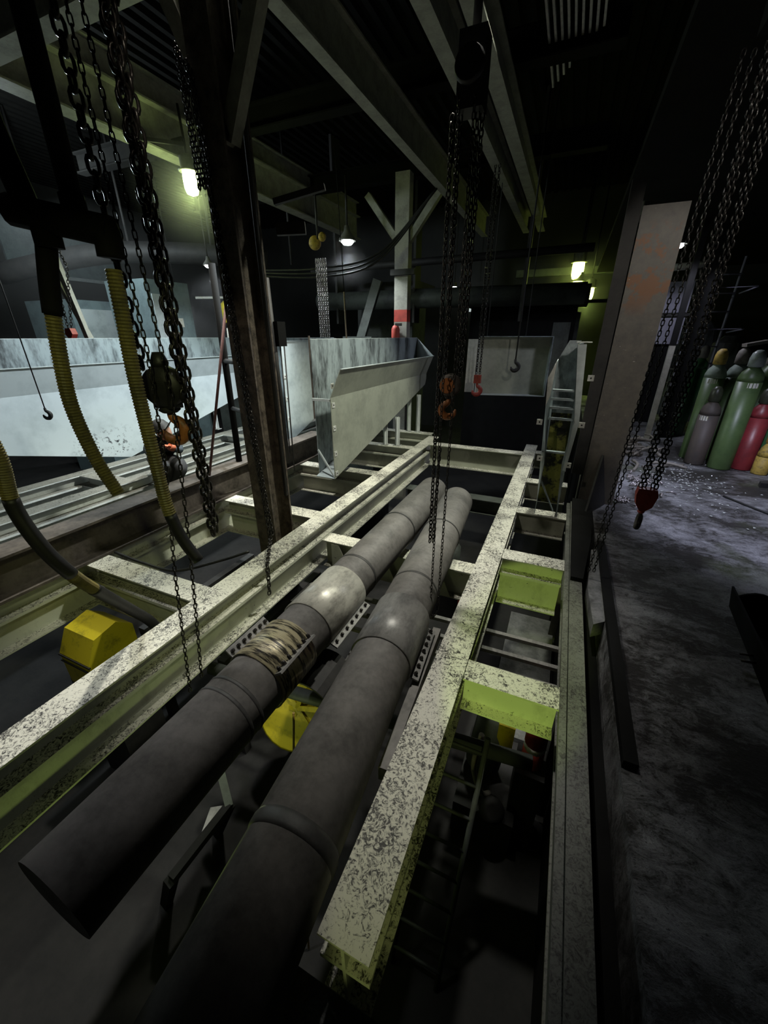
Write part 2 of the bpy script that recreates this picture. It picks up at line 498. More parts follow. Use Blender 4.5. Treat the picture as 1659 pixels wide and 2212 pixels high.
PITZ = -2.0
struct(MB().box(0.50, 7.0, -3.0, 14.0, -0.25, 0.0), 'floor', 'floor', 'oily dark concrete shop floor with pale scuffed patches')
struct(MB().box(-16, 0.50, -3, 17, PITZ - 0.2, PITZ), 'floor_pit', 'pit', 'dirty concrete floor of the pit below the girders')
struct(MB().box(0.45, 0.50, -3, 12.0, PITZ, -0.252), 'wall_pit', 'jet', 'black pit wall under the floor edge')
struct(MB().box(-16.2, 7.2, 17, 17.3, PITZ, 6.2), 'wall_back', 'wall', 'jet black back wall of the hall')
struct(MB().box(-16.3, -16, -3, 17, PITZ, 6.2), 'wall_left', 'wall', 'jet black side wall beyond the big pale hopper')
struct(MB().box(7.0, 7.3, -3, 17, -0.2, 6.2), 'wall_right', 'wall', 'jet black side wall beyond the gas cylinders')
struct(MB().box(-16.2, 7.2, -3.3, -3, PITZ, 6.2), 'wall_front', 'wall', 'jet black wall behind the viewpoint')
# corrugated roof deck
prof = []
x = -16.0
while x < 7.0:
    prof += [(x, 6.0), (x + 0.09, 6.0), (x + 0.12, 6.06), (x + 0.21, 6.06)]
    x += 0.24
prof += [(7.0, 6.0), (7.0, 6.15), (-16.0, 6.15)]
struct(MB().prism(prof, -3, 17, 'Y'), 'ceiling', 'deck', 'dark corrugated metal roof deck')

# ------------------------------------------------------------------ girders
def iprof(c, w, top, h, tf=0.012, tw=0.012):
    b = top - h
    return [(c - w / 2, top), (c + w / 2, top), (c + w / 2, top - tf), (c + tw / 2, top - tf), (c + tw / 2, b + tf), (c + w / 2, b + tf),
            (c + w / 2, b), (c - w / 2, b), (c - w / 2, b + tf), (c - tw / 2, b + tf), (c - tw / 2, top - tf), (c - w / 2, top - tf)]

def bolt_mb(p, axis, r=0.012, h=0.012):
    return MB().lathe([(r, 0), (r, h), (r * 0.6, h * 1.5)], p, 6, axis, False)

def girder(name, label, axis, c, a, b, w=0.19, top=0.0, tiers=((0.15, 'upper_girder'), (0.25, 'lower_girder')), m='cream', bolts=()):
    loc = (c, a, 0) if axis == 'Y' else (a, c, 0)
    g = thing(name, label, 'girder', loc)
    z = top
    for h, pn in tiers:
        MB().prism(iprof(c, w, z, h), a, b, axis).build(pn, M[m], g)
        z -= h
    for p, ax in bolts:
        bolt_mb(p, ax).build('bolt', M['dark'], g)
    return g

wb = []
for yy in (1.30, 1.38, 2.82, 2.90, 4.30, 4.38, 5.72, 5.80):
    wb.append(((-2.039, yy, -0.062), (1, 0, 0)))
girder('main_girder', 'long cream double girder nearest the two grey pipes, bolts in its web', 'Y', -2.045, -0.9, 6.9, 0.19, 0.0, m='cream', bolts=wb)
girder('main_girder', 'flecked cream girder ending in the foreground between pipes and pit ladder', 'Y', -0.33, 0.43, 7.0, 0.18, 0.0, m='cream_dirty')
girder('edge_girder', 'sooty pitted girder along the edge of the concrete floor', 'Y', 0.33, -0.4, 4.55, 0.085, 0.0, m='edge')
MB().box(0.250, 0.283, -0.4, 4.5, -0.05, -0.006).build('ledge_angle', M['edge'], bpy.data.objects['edge_girder'])
girder('cross_girder', 'near cross girder with bright green lit web beside the floor edge', 'X', 1.67, -0.236, 0.248, 0.15, -0.001, ((0.23, 'girder_web'),), 'cream_dirty')
girder('cross_girder', 'two tier green lit cross girder before the black column foot', 'X', 3.06, -0.236, 0.248, 0.17, -0.001, ((0.15, 'upper_girder'), (0.30, 'lower_girder')), 'cream_dirty')
girder('cross_girder', 'cross girder carrying the foot of the narrow open chute', 'X', 4.08, -0.236, 0.248, 0.17, -0.001, ((0.24, 'girder_web'),), 'cream_dirty')
girder('cross_girder', 'short cross girder behind the narrow open chute', 'X', 5.1, -0.236, 0.248, 0.17, -0.001, ((0.24, 'girder_web'),), 'cream_dirty')
girder('cross_girder', 'farthest short cross girder at the end of the side bay', 'X', 6.55, -0.236, 0.248, 0.19, -0.001, ((0.24, 'girder_web'),), 'cream_dirty')
girder('cross_girder', 'far cream cross girder closing the pipe bay', 'X', 6.4, -1.945, -0.424, 0.2, -0.001, ((0.36, 'girder_web'),), 'cream_dirty')
g = girder('cross_girder', 'low cross girder passing under both grey pipes', 'X', 2.95, -1.945, -0.424, 0.17, -0.15, ((0.30, 'girder_web'),), 'cream')
for x in (-1.74, -1.25, -0.72):
    MB().panel([(x - 0.10, 2.868, -0.44), (x + 0.10, 2.868, -0.44), (x - 0.02, 2.868, -0.17), (x - 0.10, 2.868, -0.17)], 0.008).build('gusset', M['cream'], g)
girder('cross_girder', 'low grey cross member past the far ends of the pipes', 'X', 5.3, -1.945, -0.424, 0.2, -0.42, ((0.22, 'girder_web'),), 'machine')
girder('cross_girder', 'near cream cross girder above the yellow guard', 'X', 1.58, -3.33, -2.144, 0.18, -0.001, m='cream')
girder('cross_girder', 'cream cross girder behind the oily column', 'X', 3.08, -3.33, -2.144, 0.18, -0.001, m='cream')
girder('cross_girder', 'cream cross girder below the olive hopper spout', 'X', 4.55, -3.33, -2.144, 0.18, -0.001, m='cream')
girder('cross_girder', 'cream cross girder under the first hopper legs', 'X', 6.0, -3.33, -2.144, 0.18, -0.001, m='cream')
girder('cross_girder', 'cream cross girder under the last hopper legs', 'X', 7.1, -3.33, -2.144, 0.18, -0.001, m='cream')
girder('stringer', 'cream stringer under the rusty brown beam', 'Y', -3.43, -0.6, 7.4, 0.19, -0.001, m='cream')
girder('stringer', 'white double girder behind the rusty beam, nearest it', 'Y', -4.96, -0.5, 8.5, 0.2, 0.0, m='white_frame', bolts=[((-4.954, y, -0.27), (1, 0, 0)) for y in (2.55, 2.60, 2.66)])
girder('stringer', 'white double girder at the foot of the big pale hopper', 'Y', -5.80, -0.5, 8.5, 0.2, 0.0, m='white_frame')
girder('tie_girder', 'white tie between the two white girders', 'X', 2.95, -5.695, -5.065, 0.2, -0.001, ((0.15, 'girder_web'),), 'white_frame')
girder('tie_girder', 'farther white tie between the two white girders', 'X', 5.5, -5.695, -5.065, 0.2, -0.001, ((0.15, 'girder_web'),), 'white_frame')

# rusty beam lying on the frame
o = MB().prism(iprof(-3.42, 0.24, 0.325, 0.322, 0.02, 0.016), -0.5, 5.15, 'Y').build('rusty_beam', M['rust'], None, (-3.42, -0.5, 0))
tag(o, 'long rusty brown steel beam lying on the cream frame', 'beam', kind='thing')

# ------------------------------------------------------------------ pipes
def pipe(label, p0, p1, r, bands, clamps):
    p0, p1 = Vector(p0), Vector(p1)
    d = (p1 - p0)
    L = d.length
    d.normalize()
    t = thing('steel_pipe', label, 'pipe', tuple(p0))
    prof = [(r, 0), (r, L - 0.06), (r * 0.985, L - 0.025), (r * 0.93, L), (r * 0.90, L), (r * 0.90, L - 0.02), (0.001, L - 0.02)]
    n = 40
    MB().lathe(prof, p0, n, d).build('pipe_body', M['pipe'], t)
    for s, w, rr in bands:
        MB().lathe([(r, s - w), (r + rr, s - w * 0.5), (r + rr, s + w * 0.5), (r, s + w)], p0, n, d).build('weld_band', M['pipe_band'], t)
    s0, u0 = frame_of(d)     # s0 to the side, u0 up
    for s, ln, m, tilt in clamps:
        cl = MB().lathe([(r + 0.001, s), (r + 0.012, s), (r + 0.012, s + ln), (r + 0.001, s + ln)], p0, n, d).build('coupling_sleeve', M[m], t)
        for side in (-1, 1):
            a = math.radians(tilt) if side > 0 else math.radians(180 - tilt)
            dirn = s0 * math.cos(a) + u0 * math.sin(a)
            nrm = -s0 * math.sin(a) + u0 * math.cos(a)
            c0 = p0 + d * s + dirn * (r + 0.035)
            c1 = p0 + d * (s + ln) + dirn * (r + 0.035)
            MB().bar(c0, c1, 0.055, 0.012, nrm).build('flange_strip', M['clamp_dull'], cl)
            k = 7
            for i in range(k):
                q = c0 + (c1 - c0) * ((i + 0.5) / k)
                up = nrm if nrm.z > 0 else -nrm
                MB().lathe([(0.011, 0), (0.011, 0.018), (0.007, 0.024)], q + up * 0.006, 6, up, False).build('bolt', M['chain'], cl)
    return t

pipe('grey pipe beside the main cream girder with a bright steel clamp', (-1.235, 0.14, 0.03), (-1.205, 4.18, 0.03), 0.17,
     [(0.74, 0.010, 0.003), (0.81, 0.010, 0.003), (2.08, 0.014, 0.003), (2.92, 0.010, 0.006)],
     [(1.43, 0.46, 'clamp', -24), (0.96, 0.30, 'brass', 38)])
pipe('grey pipe nearer the pit ladder with a dull scuffed clamp', (-0.543, -0.40, 0.03), (-0.87, 3.98, 0.03), 0.17,
     [(0.98, 0.03, 0.006), (2.60, 0.012, 0.003), (3.50, 0.010, 0.006)],
     [(1.90, 0.42, 'clamp_dull', -18)])
# angle lying along the second pipe
o = MB().bar((-0.405 - 0.05, 1.02, -0.12), (-0.50, 2.0, -0.11), 0.05, 0.09).build('timber_batten', M['pipe'], None, (-0.45, 1.0, -0.15))
tag(o, 'grey batten lying against the side of the second pipe', 'batten')

# spare half clamp hanging between the pipes
t = thing('spare_clamp', 'loose dark half clamp hanging between the two pipes', 'clamp', (-1.0, 1.45, -0.15))
arc = [(0.19 * math.cos(a), 0.19 * math.sin(a)) for a in [math.radians(20 + i * 14) for i in range(11)]]
arc2 = [(0.178 * math.cos(a), 0.178 * math.sin(a)) for a in [math.radians(20 + i * 14) for i in range(11)]][::-1]
MB().prism([(-1.10 + p, -0.34 + q) for p, q in arc + arc2], 1.32, 1.62, 'Y').build('shell', M['dark'], t)
for sx in (-1.28, -0.92):
    MB().box(sx - 0.03, sx + 0.03, 1.32, 1.62, -0.285, -0.272).build('flange_strip', M['dark'], t)
    for i in range(6):
        bolt_mb((sx, 1.345 + i * 0.05, -0.272), (0, 0, 1)).build('bolt', M['chain'], t)

# ------------------------------------------------------------------ hoppers / chutes (thin sheet, built panel by panel)
def tabs(parent, pts, m='tab'):
    for (x, y, z) in pts:
        MB().box(x - 0.004, x + 0.004, y - 0.03, y + 0.03, z - 0.03, z + 0.03).build('bolt_tab', M[m], parent)
        MB().lathe([(0.010, 0), (0.010, 0.003)], (x + 0.004, y, z), 8, (1, 0, 0), False).build('bolt_hole', M['dark'], parent)

def hopper(label, xf, xb, y0, y1, zb0, zb1, ztop_f=1.35, ztop_b=1.66, crease=1.03, flare=0.14, mats=('chute_mid', 'chute_in', 'chute'), dip=None, tab_z=(), legs=(), open_near=True):
    h = thing('sheet_metal_hopper', label, 'hopper', (xf, y0, zb0))
    T = 0.008
    bot = [(y0, zb0)] + ([dip] if dip else []) + [(y1 - 0.06, zb1)]
    low = [(xf, y0, crease)] + [(xf, a, b) for a, b in bot] + [(xf, y1, zb1 + 0.10), (xf, y1, crease)]
    MB().panel(low, T).build('lower_panel', M[mats[0]], h)
    MB().panel([(xf, y0, crease), (xf, y1, crease), (xf + flare, y1 - 0.04, ztop_f), (xf + flare, y0 + 0.02, ztop_f)], T).build('upper_panel', M[mats[0]], h)
    MB().box(xf + flare - 0.004, xf + flare + 0.018, y0 + 0.02, y1 - 0.04, ztop_f - 0.004, ztop_f + 0.004).build('rim_lip', M[mats[2]], h)
    back = [(xb, y0 + 0.08, ztop_b)] + [(xb, a + (0.08 if i == 0 else 0), b) for i, (a, b) in enumerate(bot)] + [(xb, y1 + 0.2, zb1 + 0.12), (xb, y1 + 0.2, ztop_b)]
    MB().panel(back, T).build('back_panel', M[mats[1]], h)
    MB().box(xb - 0.02, xb + 0.004, y0 + 0.08, y1 + 0.2, ztop_b, ztop_b + 0.006).build('rim_lip', M[mats[2]], h)
    for (a, za), (b, zb) in zip(bot, bot[1:]):
        MB().panel([(xf, a, za), (xb, a, za), (xb, b, zb), (xf, b, zb)], T).build('bottom_panel', M[mats[1]], h)
    MB().panel([(xf, y1, zb1 + 0.1), (xf, y1, crease), (xf + flare, y1 - 0.04, ztop_f), (xb, y1 + 0.2, ztop_b), (xb, y1 + 0.2, zb1 + 0.12)], T).build('end_panel', M[mats[2]], h)
    tabs(h, [(xf + 0.008, y0 + 0.045, z) for z in tab_z])
    for (lx, ly, lz) in legs:
        MB().box(lx - 0.04, lx + 0.04, ly - 0.005, ly + 0.005, 0.002, lz).build('leg', M['white_frame'], h)
        MB().box(lx - 0.005, lx + 0.005, ly - 0.04, ly + 0.04, 0.012, lz).build('leg', M['white_frame'], h)
        MB().box(lx - 0.06, lx + 0.06, ly - 0.05, ly + 0.05, 0.001, 0.012).build('foot_plate', M['white_frame'], h)
    return h

hm = hopper('olive grey wedge shaped hopper above the cream girders in the middle', -2.50, -2.78, 4.08, 7.68, 0.015, 0.83,
            tab_z=(1.16, 0.94, 0.66, 0.34, 0.08), legs=((-2.62, 5.98, 0.44), (-2.42, 6.02, 0.48), (-2.62, 7.1, 0.68), (-2.44, 7.12, 0.70)))
MB().bar((-2.765, 4.14, 0.36), (-2.51, 4.10, 0.03), 0.02, 0.02).build('brace_rod', M['chute'], hm)
MB().box(-2.80, -2.786, 4.15, 4.17, 0.75, 1.70).build('edge_strip', M['rust'], hm)
MB().box(-2.77, -2.52, 4.09, 4.11, 0.98, 1.01).build('brace_rod', M['chute'], hm)
hopper('big pale hopper filling the left edge of the picture with scuffed wall', -6.05, -6.45, 0.6, 7.6, 0.85, 0.85, mats=('chute_left', 'chute_in', 'chute'), dip=(3.82, -0.04),
       legs=((-5.98 - 0.2, 5.75, 0.40), (-5.78, 5.82, 0.42)), tab_z=())
hopper('pale blue white hopper between big pale hopper and olive hopper', -4.15, -4.5, 5.36, 7.4, 0.02, 0.7, 1.62, 1.66, 1.2, 0.0, ('chute', 'chute_in', 'chute'), tab_z=(1.1, 0.75, 0.42))

# hanging box chute in the distance
t = thing('box_chute', 'square open sheet metal chute hanging in the distance with streaky pale back', 'chute', (-1.0, 8.3, 0.66), None, math.radians(12))
ORG[t.name] = Vector((0, 0, 0))
MB().box(-0.62, 0.66, 0.06, 0.07, -0.02, 1.02).build('back_panel', M['chute_mid'], t)
MB().box(-0.62, 0.66, -0.14, 0.06, -0.03, -0.02).build('bottom_lip', M['chute'], t)
MB().box(-0.62, 0.66, -0.14, 0.06, 1.02, 1.03).build('top_lip', M['chute_in'], t)
MB().box(-0.64, -0.62, -0.10, 0.07, -0.03, 1.03).build('side_panel', M['chute'], t)
MB().box(0.66, 0.68, -0.14, 0.07, -0.03, 1.03).build('side_panel', M['chute_in'], t)
MB().box(-0.84, -0.66, -0.12, -0.11, 0.02, 0.98).build('side_flange', M['tab'], t)
for x in (-0.5, 0.2):
    MB().tube([(x, 0, 1.03), (x, 0, 5.2)], 0.008, 6).build('hanger_rod', M['dark'], t)

# narrow open chute standing on the side bay
t = thing('narrow_chute', 'tall narrow open chute standing on the side bay girders by the grey column', 'chute', (0.05, 4.1, 0.0))
MB().panel([(-0.06, 4.03, 0.004), (-0.05, 4.03, 0.55), (-0.10, 4.03, 0.96), (-0.14, 4.03, 1.35), (-0.09, 4.25, 1.50), (-0.06, 4.40, 0.004)], 0.006).build('side_panel', M['chute_in'], t)
MB().panel([(0.15, 4.03, 0.004), (0.11, 4.03, 0.57), (0.14, 4.03, 0.97), (0.05, 4.03, 1.63), (0.10, 4.30, 1.65), (0.16, 4.38, 0.004)], 0.006).build('side_panel', M['chute_in'], t)
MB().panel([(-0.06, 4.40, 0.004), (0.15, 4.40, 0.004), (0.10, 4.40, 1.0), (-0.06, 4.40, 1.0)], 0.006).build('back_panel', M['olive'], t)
MB().panel([(-0.10, 4.30, 1.0), (0.12, 4.30, 1.0), (0.08, 4.36, 1.66), (-0.02, 4.36, 1.66), (-0.09, 4.34, 1.5)], 0.006).build('hood_panel', M['chute_in'], t)
MB().panel([(-0.145, 4.02, 1.35), (-0.09, 4.02, 1.50), (-0.10, 4.02, 1.20), (-0.125, 4.02, 1.10)], 0.006).build('edge_flange', M['tab'], t)
MB().panel([(0.05, 4.02, 1.63), (0.12, 4.02, 1.64), (0.185, 4.02, 0.97), (0.15, 4.02, 0.50), (0.125, 4.02, 0.50), (0.145, 4.02, 0.97)], 0.006).build('edge_flange', M['chute'], t)
MB().box(0.04, 0.16, 3.99, 4.10, 1.645, 1.652).build('top_cap', M['tab'], t)
for z in (1.24, 1.16, 1.08, 0.98, 0.66):
    MB().box(-0.09, 0.13, 4.05, 4.10, z - 0.008, z + 0.008).build('cross_strap', M['chute_in'], t)
MB().bar((-0.05, 4.05, 0.36), (0.11, 4.03, 0.06), 0.03, 0.008).build('brace_strap', M['chute_in'], t)
for x, z in ((-0.155, 0.95), (-0.10, 0.60), (0.205, 1.36), (0.21, 0.95), (0.165, 0.56)):
    MB().box(x - 0.025, x + 0.025, 4.01, 4.02, z - 0.025, z + 0.025).build('bolt_tab', M['tab'], t)
    MB().lathe([(0.008, 0), (0.008, 0.002)], (x, 4.01, z), 8, (0, -1, 0), False).build('bolt_hole', M['dark'], t)

# ------------------------------------------------------------------ columns
def hcol(name, label, x0, x1, y0, y1, z0, z1, m, tf=0.02, mface=None):
    c = thing(name, label, 'column', ((x0 + x1) / 2, (y0 + y1) / 2, z0))
    MB().box(x0, x1, y0, y0 + tf, z0, z1).build('front_flange', M[mface or m], c)
    MB().box(x0, x1, y1 - tf, y1, z0, z1).build('rear_flange', M[m], c)
    MB().box((x0 + x1) / 2 - 0.01, (x0 + x1) / 2 + 0.01, y0 + tf, y1 - tf, z0, z1).build('web', M[m], c)
    return c

# oily column by the lamp: flanges face sideways, web toward the viewer
c = thing('building_column', 'oil streaked dark column rising behind the main girder', 'column', (-2.36, 2.74, PITZ))
MB().box(-2.50, -2.29, 2.60, 2.62, PITZ, 6.0).build('flange', M['oily'], c)
MB().box(-2.50, -2.29, 2.86, 2.88, PITZ, 6.0).build('flange', M['oily'], c)
MB().box(-2.405, -2.385, 2.62, 2.86, PITZ, 6.0).build('web', M['oily'], c)
MB().tube([(-2.27, 2.80, 0.3), (-2.27, 2.80, 6.0)], 0.018, 8).build('conduit', M['dark'], c)
MB().bar((-2.36, 2.74, 2.90), (-2.86, 2.74, 3.98), 0.09, 0.10).build('knee_brace', M['roofbeam'], c)
MB().bar((-2.36, 2.74, 2.90), (-1.78, 2.74, 3.98), 0.09, 0.10).build('knee_brace', M['roofbeam'], c)
# grey column with rust patches
c = hcol('building_column', 'grey steel column with orange rust patches beside the walkway', 0.36, 0.70, 4.60, 4.94, PITZ, 2.70, 'dark', 0.02, 'column_face')
MB().box(0.24, 0.35, 4.62, 4.66, 0.3, 2.9).build('side_plate', M['dark'], c)
MB().panel([(0.42, 4.20, 0.004), (0.62, 4.59, 0.004), (0.50, 4.59, 0.55)], 0.02).build('foot_gusset', M['dark'], c)
# post with red band
c = thing('building_post', 'pale roof post with a red painted band behind the hoppers', 'post', (-3.3, 8.38, PITZ))
MB().box(-3.44, -3.16, 8.28, 8.48, PITZ, 1.96).build('shaft', M['postpaint'], c)
MB().box(-3.441, -3.159, 8.279, 8.481, 1.96, 2.18).build('red_band', M['redpaint'], c)
MB().box(-3.44, -3.16, 8.28, 8.48, 2.18, 4.4).build('shaft', M['postpaint'], c)
MB().bar((-3.4, 8.38, 3.35), (-4.05, 8.38, 4.15), 0.12, 0.12).build('knee_brace', M['roofbeam'], c)
MB().bar((-3.2, 8.38, 3.35), (-2.62, 8.38, 4.05), 0.12, 0.12).build('knee_brace', M['roofbeam'], c)
MB().box(-3.5, -3.0, 8.2, 8.27, 2.78, 2.88).build('cable_bracket', M['dark'], c)
# extinguisher on that post
t = thing('fire_extinguisher', 'small red extinguisher hung on the red banded post', 'extinguisher', (-3.32, 8.15, 1.62))
MB().lathe([(0.075, 0), (0.085, 0.02), (0.085, 0.30), (0.06, 0.36), (0.02, 0.38)], (-3.36, 8.18, 1.52), 14).build('bottle', M['redpaint'], t)
MB().lathe([(0.086, 0), (0.086, 0.05)], (-3.36, 8.18, 1.58), 14).build('label_band', M['paper'], t)
MB().box(-3.36, -3.22, 8.14, 8.17, 1.88, 1.93).build('valve_handle', M['dark'], t)

# ------------------------------------------------------------------ roof steel
def roofbeam(name, label, axis, c, a, b, w, bot, h, m='roofbeam'):
    o = MB().prism(iprof(c, w, bot + h, h, 0.02, 0.015), a, b, axis).build(name, M[m])
    tag(o, label, 'beam', kind='structure')
    return o
roofbeam('trim_1', 'pale bottomed main roof beam running over the hoppers', 'Y', -2.5, -1, 12, 0.14, 4.0, 0.45)
roofbeam('trim_2', 'roof beam above the hanging chain hoist', 'Y', -1.48, -1, 12, 0.14, 4.0, 0.35)
roofbeam('trim_3', 'roof beam past the hanging chain hoist', 'Y', -1.13, -1, 12, 0.16, 4.0, 0.30)
roofbeam('trim_4', 'crane rail beam with the green lamp before it', 'Y', -5.66, 3.0, 11.0, 0.25, 4.0, 0.5)
roofbeam('trim_5', 'upper rail on the crane beam', 'Y', -5.66, 2.0, 11.0, 0.18, 4.5, 0.3)
roofbeam('trim_6', 'green lit cross beam in the top corner', 'X', 2.95, -7.5, -2.6, 0.2, 3.92, 0.30)
roofbeam('trim_7', 'dark cross beam over the far bay', 'X', 8.9, -9, 0, 0.2, 4.46, 0.3, 'deck')
roofbeam('trim_8', 'dark cross beam over the middle bay', 'X', 6.2, -9, 0, 0.2, 4.46, 0.3, 'deck')
# mezzanine deck above the walkway
o = MB().box(0.3, 7.0, 2.6, 13.5, 3.25, 3.35).build('ceiling_mezzanine', M['deck'])
tag(o, 'black mezzanine deck above the walkway', kind='structure')
for i in range(9):
    o2 = MB().box(-0.78 + i * 0.066, -0.757 + i * 0.066, 4.2, 7.1 - i * 0.12, 4.60, 4.64).build('lit_ridge', M['tab'], o)  # white paint stands in for light grazing the roof ridges

# ------------------------------------------------------------------ chains
LINKS = {}
def link_mesh(pitch, d, m):
    key = (round(pitch, 4), round(d, 4), m)
    if key in LINKS:
        return LINKS[key]
    a = (pitch + d) / 2
    b = d * 1.25
    pts = []
    n = 5
    for k in range(n):
        th = math.pi * k / (n - 1)
        pts.append(Vector((b * math.cos(th), 0, (a - b) + b * math.sin(th))))
    for k in range(n):
        th = math.pi + math.pi * k / (n - 1)
        pts.append(Vector((b * math.cos(th), 0, -(a - b) + b * math.sin(th))))
    N = len(pts)
    mb = MB()
    vs, fs = [], []
    q = 5
    for i, p in enumerate(pts):
        tdir = (pts[(i + 1) % N] - pts[i - 1]).normalized()
        nn = Vector((0, 1, 0)).cross(tdir)
        for j in range(q):
            al = 2 * math.pi * j / q
            vs.append(p + (Vector((0, 1, 0)) * math.cos(al) + nn * math.sin(al)) * d / 2)
    for i in range(N):
        for j in range(q):
            fs.append((i * q + j, i * q + (j + 1) % q, ((i + 1) % N) * q + (j + 1) % q, ((i + 1) % N) * q + j))
    mb.add(vs, fs, True)
    LINKS[key] = mb.mesh('link', M[m])
    return LINKS[key]

def chain(name, path, pitch, d, parent, m='chain', single=False, roll=0.0):
    pts = resample(path, pitch)
    me = link_mesh(pitch, d, m)
    base = ORG.get(parent.name, Vector((0, 0, 0))) if parent is not None else Vector(path[0])
    mats = []
    for k in range(len(pts) - 1):
        a, b = pts[k], pts[k + 1]
        dz = (b - a).normalized()
        s, u = frame_of(dz, Vector((0.3, 0.9, 0.1)))
        ang = roll + (math.pi / 2 if k % 2 else 0) + random.uniform(-0.12, 0.12)
        xx = s * math.cos(ang) + u * math.sin(ang)
        yy = dz.cross(xx)
        mt = Matrix((xx, yy, dz)).transposed().to_4x4()
        mt.translation = (a + b) / 2 - base
        mats.append(mt)
    if single:
        mb = MB()
        vs0 = [v.co.copy() for v in me.vertices]
        fs0 = [tuple(p.vertices) for p in me.polygons]
        for mt in mats:
            mb.add([mt @ v + base for v in vs0], fs0, True)
        o = mb.build(name, M[m], parent)
        o['kind'] = 'stuff'
        return o
    e = bpy.data.objects.new(name, None)
    COL.objects.link(e)
    e.empty_display_size = 0.05
    e.parent = parent
    ORG[e.name] = base
    copies(me, 'link', mats, e)
    return e

def hook(parent, c, size, m, side=(1, 0, 0), name='hook', snap=True):
    # c: top of shank; hook bowl lies in the plane of side and Z
    c, s = Vector(c), Vector(side).normalized()
    z = Vector((0, 0, 1))
    k = size
    pts = [(0, 0), (0, -0.14), (0.05, -0.26), (0.20, -0.36), (0.30, -0.52), (0.26, -0.72), (0.10, -0.86), (-0.10, -0.86), (-0.26, -0.74), (-0.32, -0.56)]
    rad = [0.09, 0.10, 0.125, 0.15, 0.165, 0.165, 0.16, 0.145, 0.115, 0.04]
    path = [c + s * (p[0] * k) + z * (p[1] * k) for p in pts]
    sp = spline(path, 4)
    rr = []
    for i in range(len(sp)):
        f = i / 4
        j = min(int(f), len(rad) - 2)
        rr.append((rad[j] + (rad[j + 1] - rad[j]) * (f - j)) * k)
    h = MB().tube(sp, rr, 10).build(name, M[m], parent)
    if snap:
        MB().bar(c + s * 0.04 * k + z * (-0.24 * k), c - s * 0.27 * k + z * (-0.60 * k), 0.05 * k, 0.02 * k).build('safety_latch', M['chain'], h)
    return h

# hoist at the near side of the picture, orange hook
H = thing('chain_hoist', 'black chain hoist with a big orange hook hanging before the pale hopper', 'hoist', (-1.53, 1.18, 1.3))
hx, hy = -1.525, 1.18
MB().lathe([(0.02, -0.045), (0.075, -0.04), (0.085, -0.02), (0.085, 0.02), (0.075, 0.04), (0.02, 0.045)], (hx, hy, 1.505), 20, (0.4, -0.9, 0)).build('hook_block', M['rubber'], H)
MB().box(hx - 0.05, hx + 0.05, hy - 0.03, hy + 0.03, 1.42, 1.53).build('block_cheek', M['rubber'], H)
MB().lathe([(0.03, 0), (0.035, 0.02), (0.02, 0.06)], (hx, hy, 1.58), 12).build('block_eye', M['rubber'], H)
MB().lathe([(0.03, 0), (0.045, 0.012), (0.03, 0.03)], (hx, hy, 1.40), 12).build('swivel_nut', M['dark'], H)
hook(H, (hx, hy, 1.415), 0.155, 'orange', (0.91, 0.405, 0))
MB().box(hx - 0.12, hx + 0.12, hy - 0.08, hy + 0.08, 3.3, 3.6).build('hoist_body', M['rubber'], H)
chain('load_chain', [(hx - 0.075, hy - 0.03, 3.3), (hx - 0.068, hy - 0.03, 1.54)], 0.042, 0.013, H)
chain('load_chain', [(hx + 0.066, hy + 0.03, 3.3), (hx + 0.066, hy + 0.03, 1.54)], 0.042, 0.013, H)
chain('slack_chain', [(hx + 0.105, hy + 0.01, 3.3), (hx + 0.095, hy + 0.01, 0.80)], 0.042, 0.013, H)
chain('slack_chain', [(hx + 0.075, hy + 0.06, 3.3), (hx + 0.068, hy + 0.06, 1.9), (hx + 0.075, hy + 0.05, 0.84), (hx + 0.085, hy + 0.03, 0.80)], 0.042, 0.013, H)
H2 = thing('hand_chain_loop', 'thin hand chain loop hanging in front of the main girder', 'chain', (-1.5, 0.98, 0.0))
chain('hand_chain', [(-1.50, 1.12, 3.2), (-1.472, 1.098, 1.644), (-1.465, 1.057, 1.217), (-1.5, 0.998, 0.695), (-1.536, 0.938, -0.017)], 0.026, 0.0052, H2)
chain('hand_chain', [(-1.46, 1.13, 3.2), (-1.438, 1.135, 1.47), (-1.436, 1.07, 0.938), (-1.442, 1.024, 0.565), (-1.465, 0.97, 0.073)], 0.026, 0.0052, H2)

# middle hoist
H = thing('chain_hoist', 'rusty chain hoist hanging over the pipe nearer the ladder', 'hoist', (-0.56, 2.17, 1.3))
cx0, cy0 = -0.555, 2.165
MB().box(cx0 - 0.055, cx0 + 0.055, cy0 - 0.05, cy0 + 0.05, 2.56, 2.80).build('hoist_body', M['rubber'], H)
MB().lathe([(0.055, -0.02), (0.062, 0), (0.055, 0.02)], (cx0, cy0 - 0.075, 2.68), 18, (0, 1, 0)).build('chain_wheel', M['rubber'], H)
MB().tube([(cx0, cy0, 2.80), (cx0, cy0, 4.0)], 0.018, 8).build('suspension_rod', M['dark'], H)
MB().lathe([(0.03, -0.03), (0.056, -0.028), (0.06, -0.01), (0.06, 0.01), (0.056, 0.028), (0.03, 0.03)], (cx0 - 0.01, cy0, 1.455), 18, (0.3, -0.95, 0)).build('hook_block', M['rust'], H)
MB().lathe([(0.030, 0), (0.038, 0.003), (0.040, 0.006)], (cx0 - 0.02, cy0 - 0.03, 1.455), 18, (0.3, -0.95, 0)).build('sheave_rim', M['orange'], H)
MB().lathe([(0.02, 0), (0.028, 0.01), (0.02, 0.03)], (cx0 - 0.012, cy0, 1.385), 10).build('swivel_nut', M['dark'], H)
hook(H, (cx0 - 0.012, cy0, 1.395), 0.125, 'orange', (-0.91, -0.405, 0))
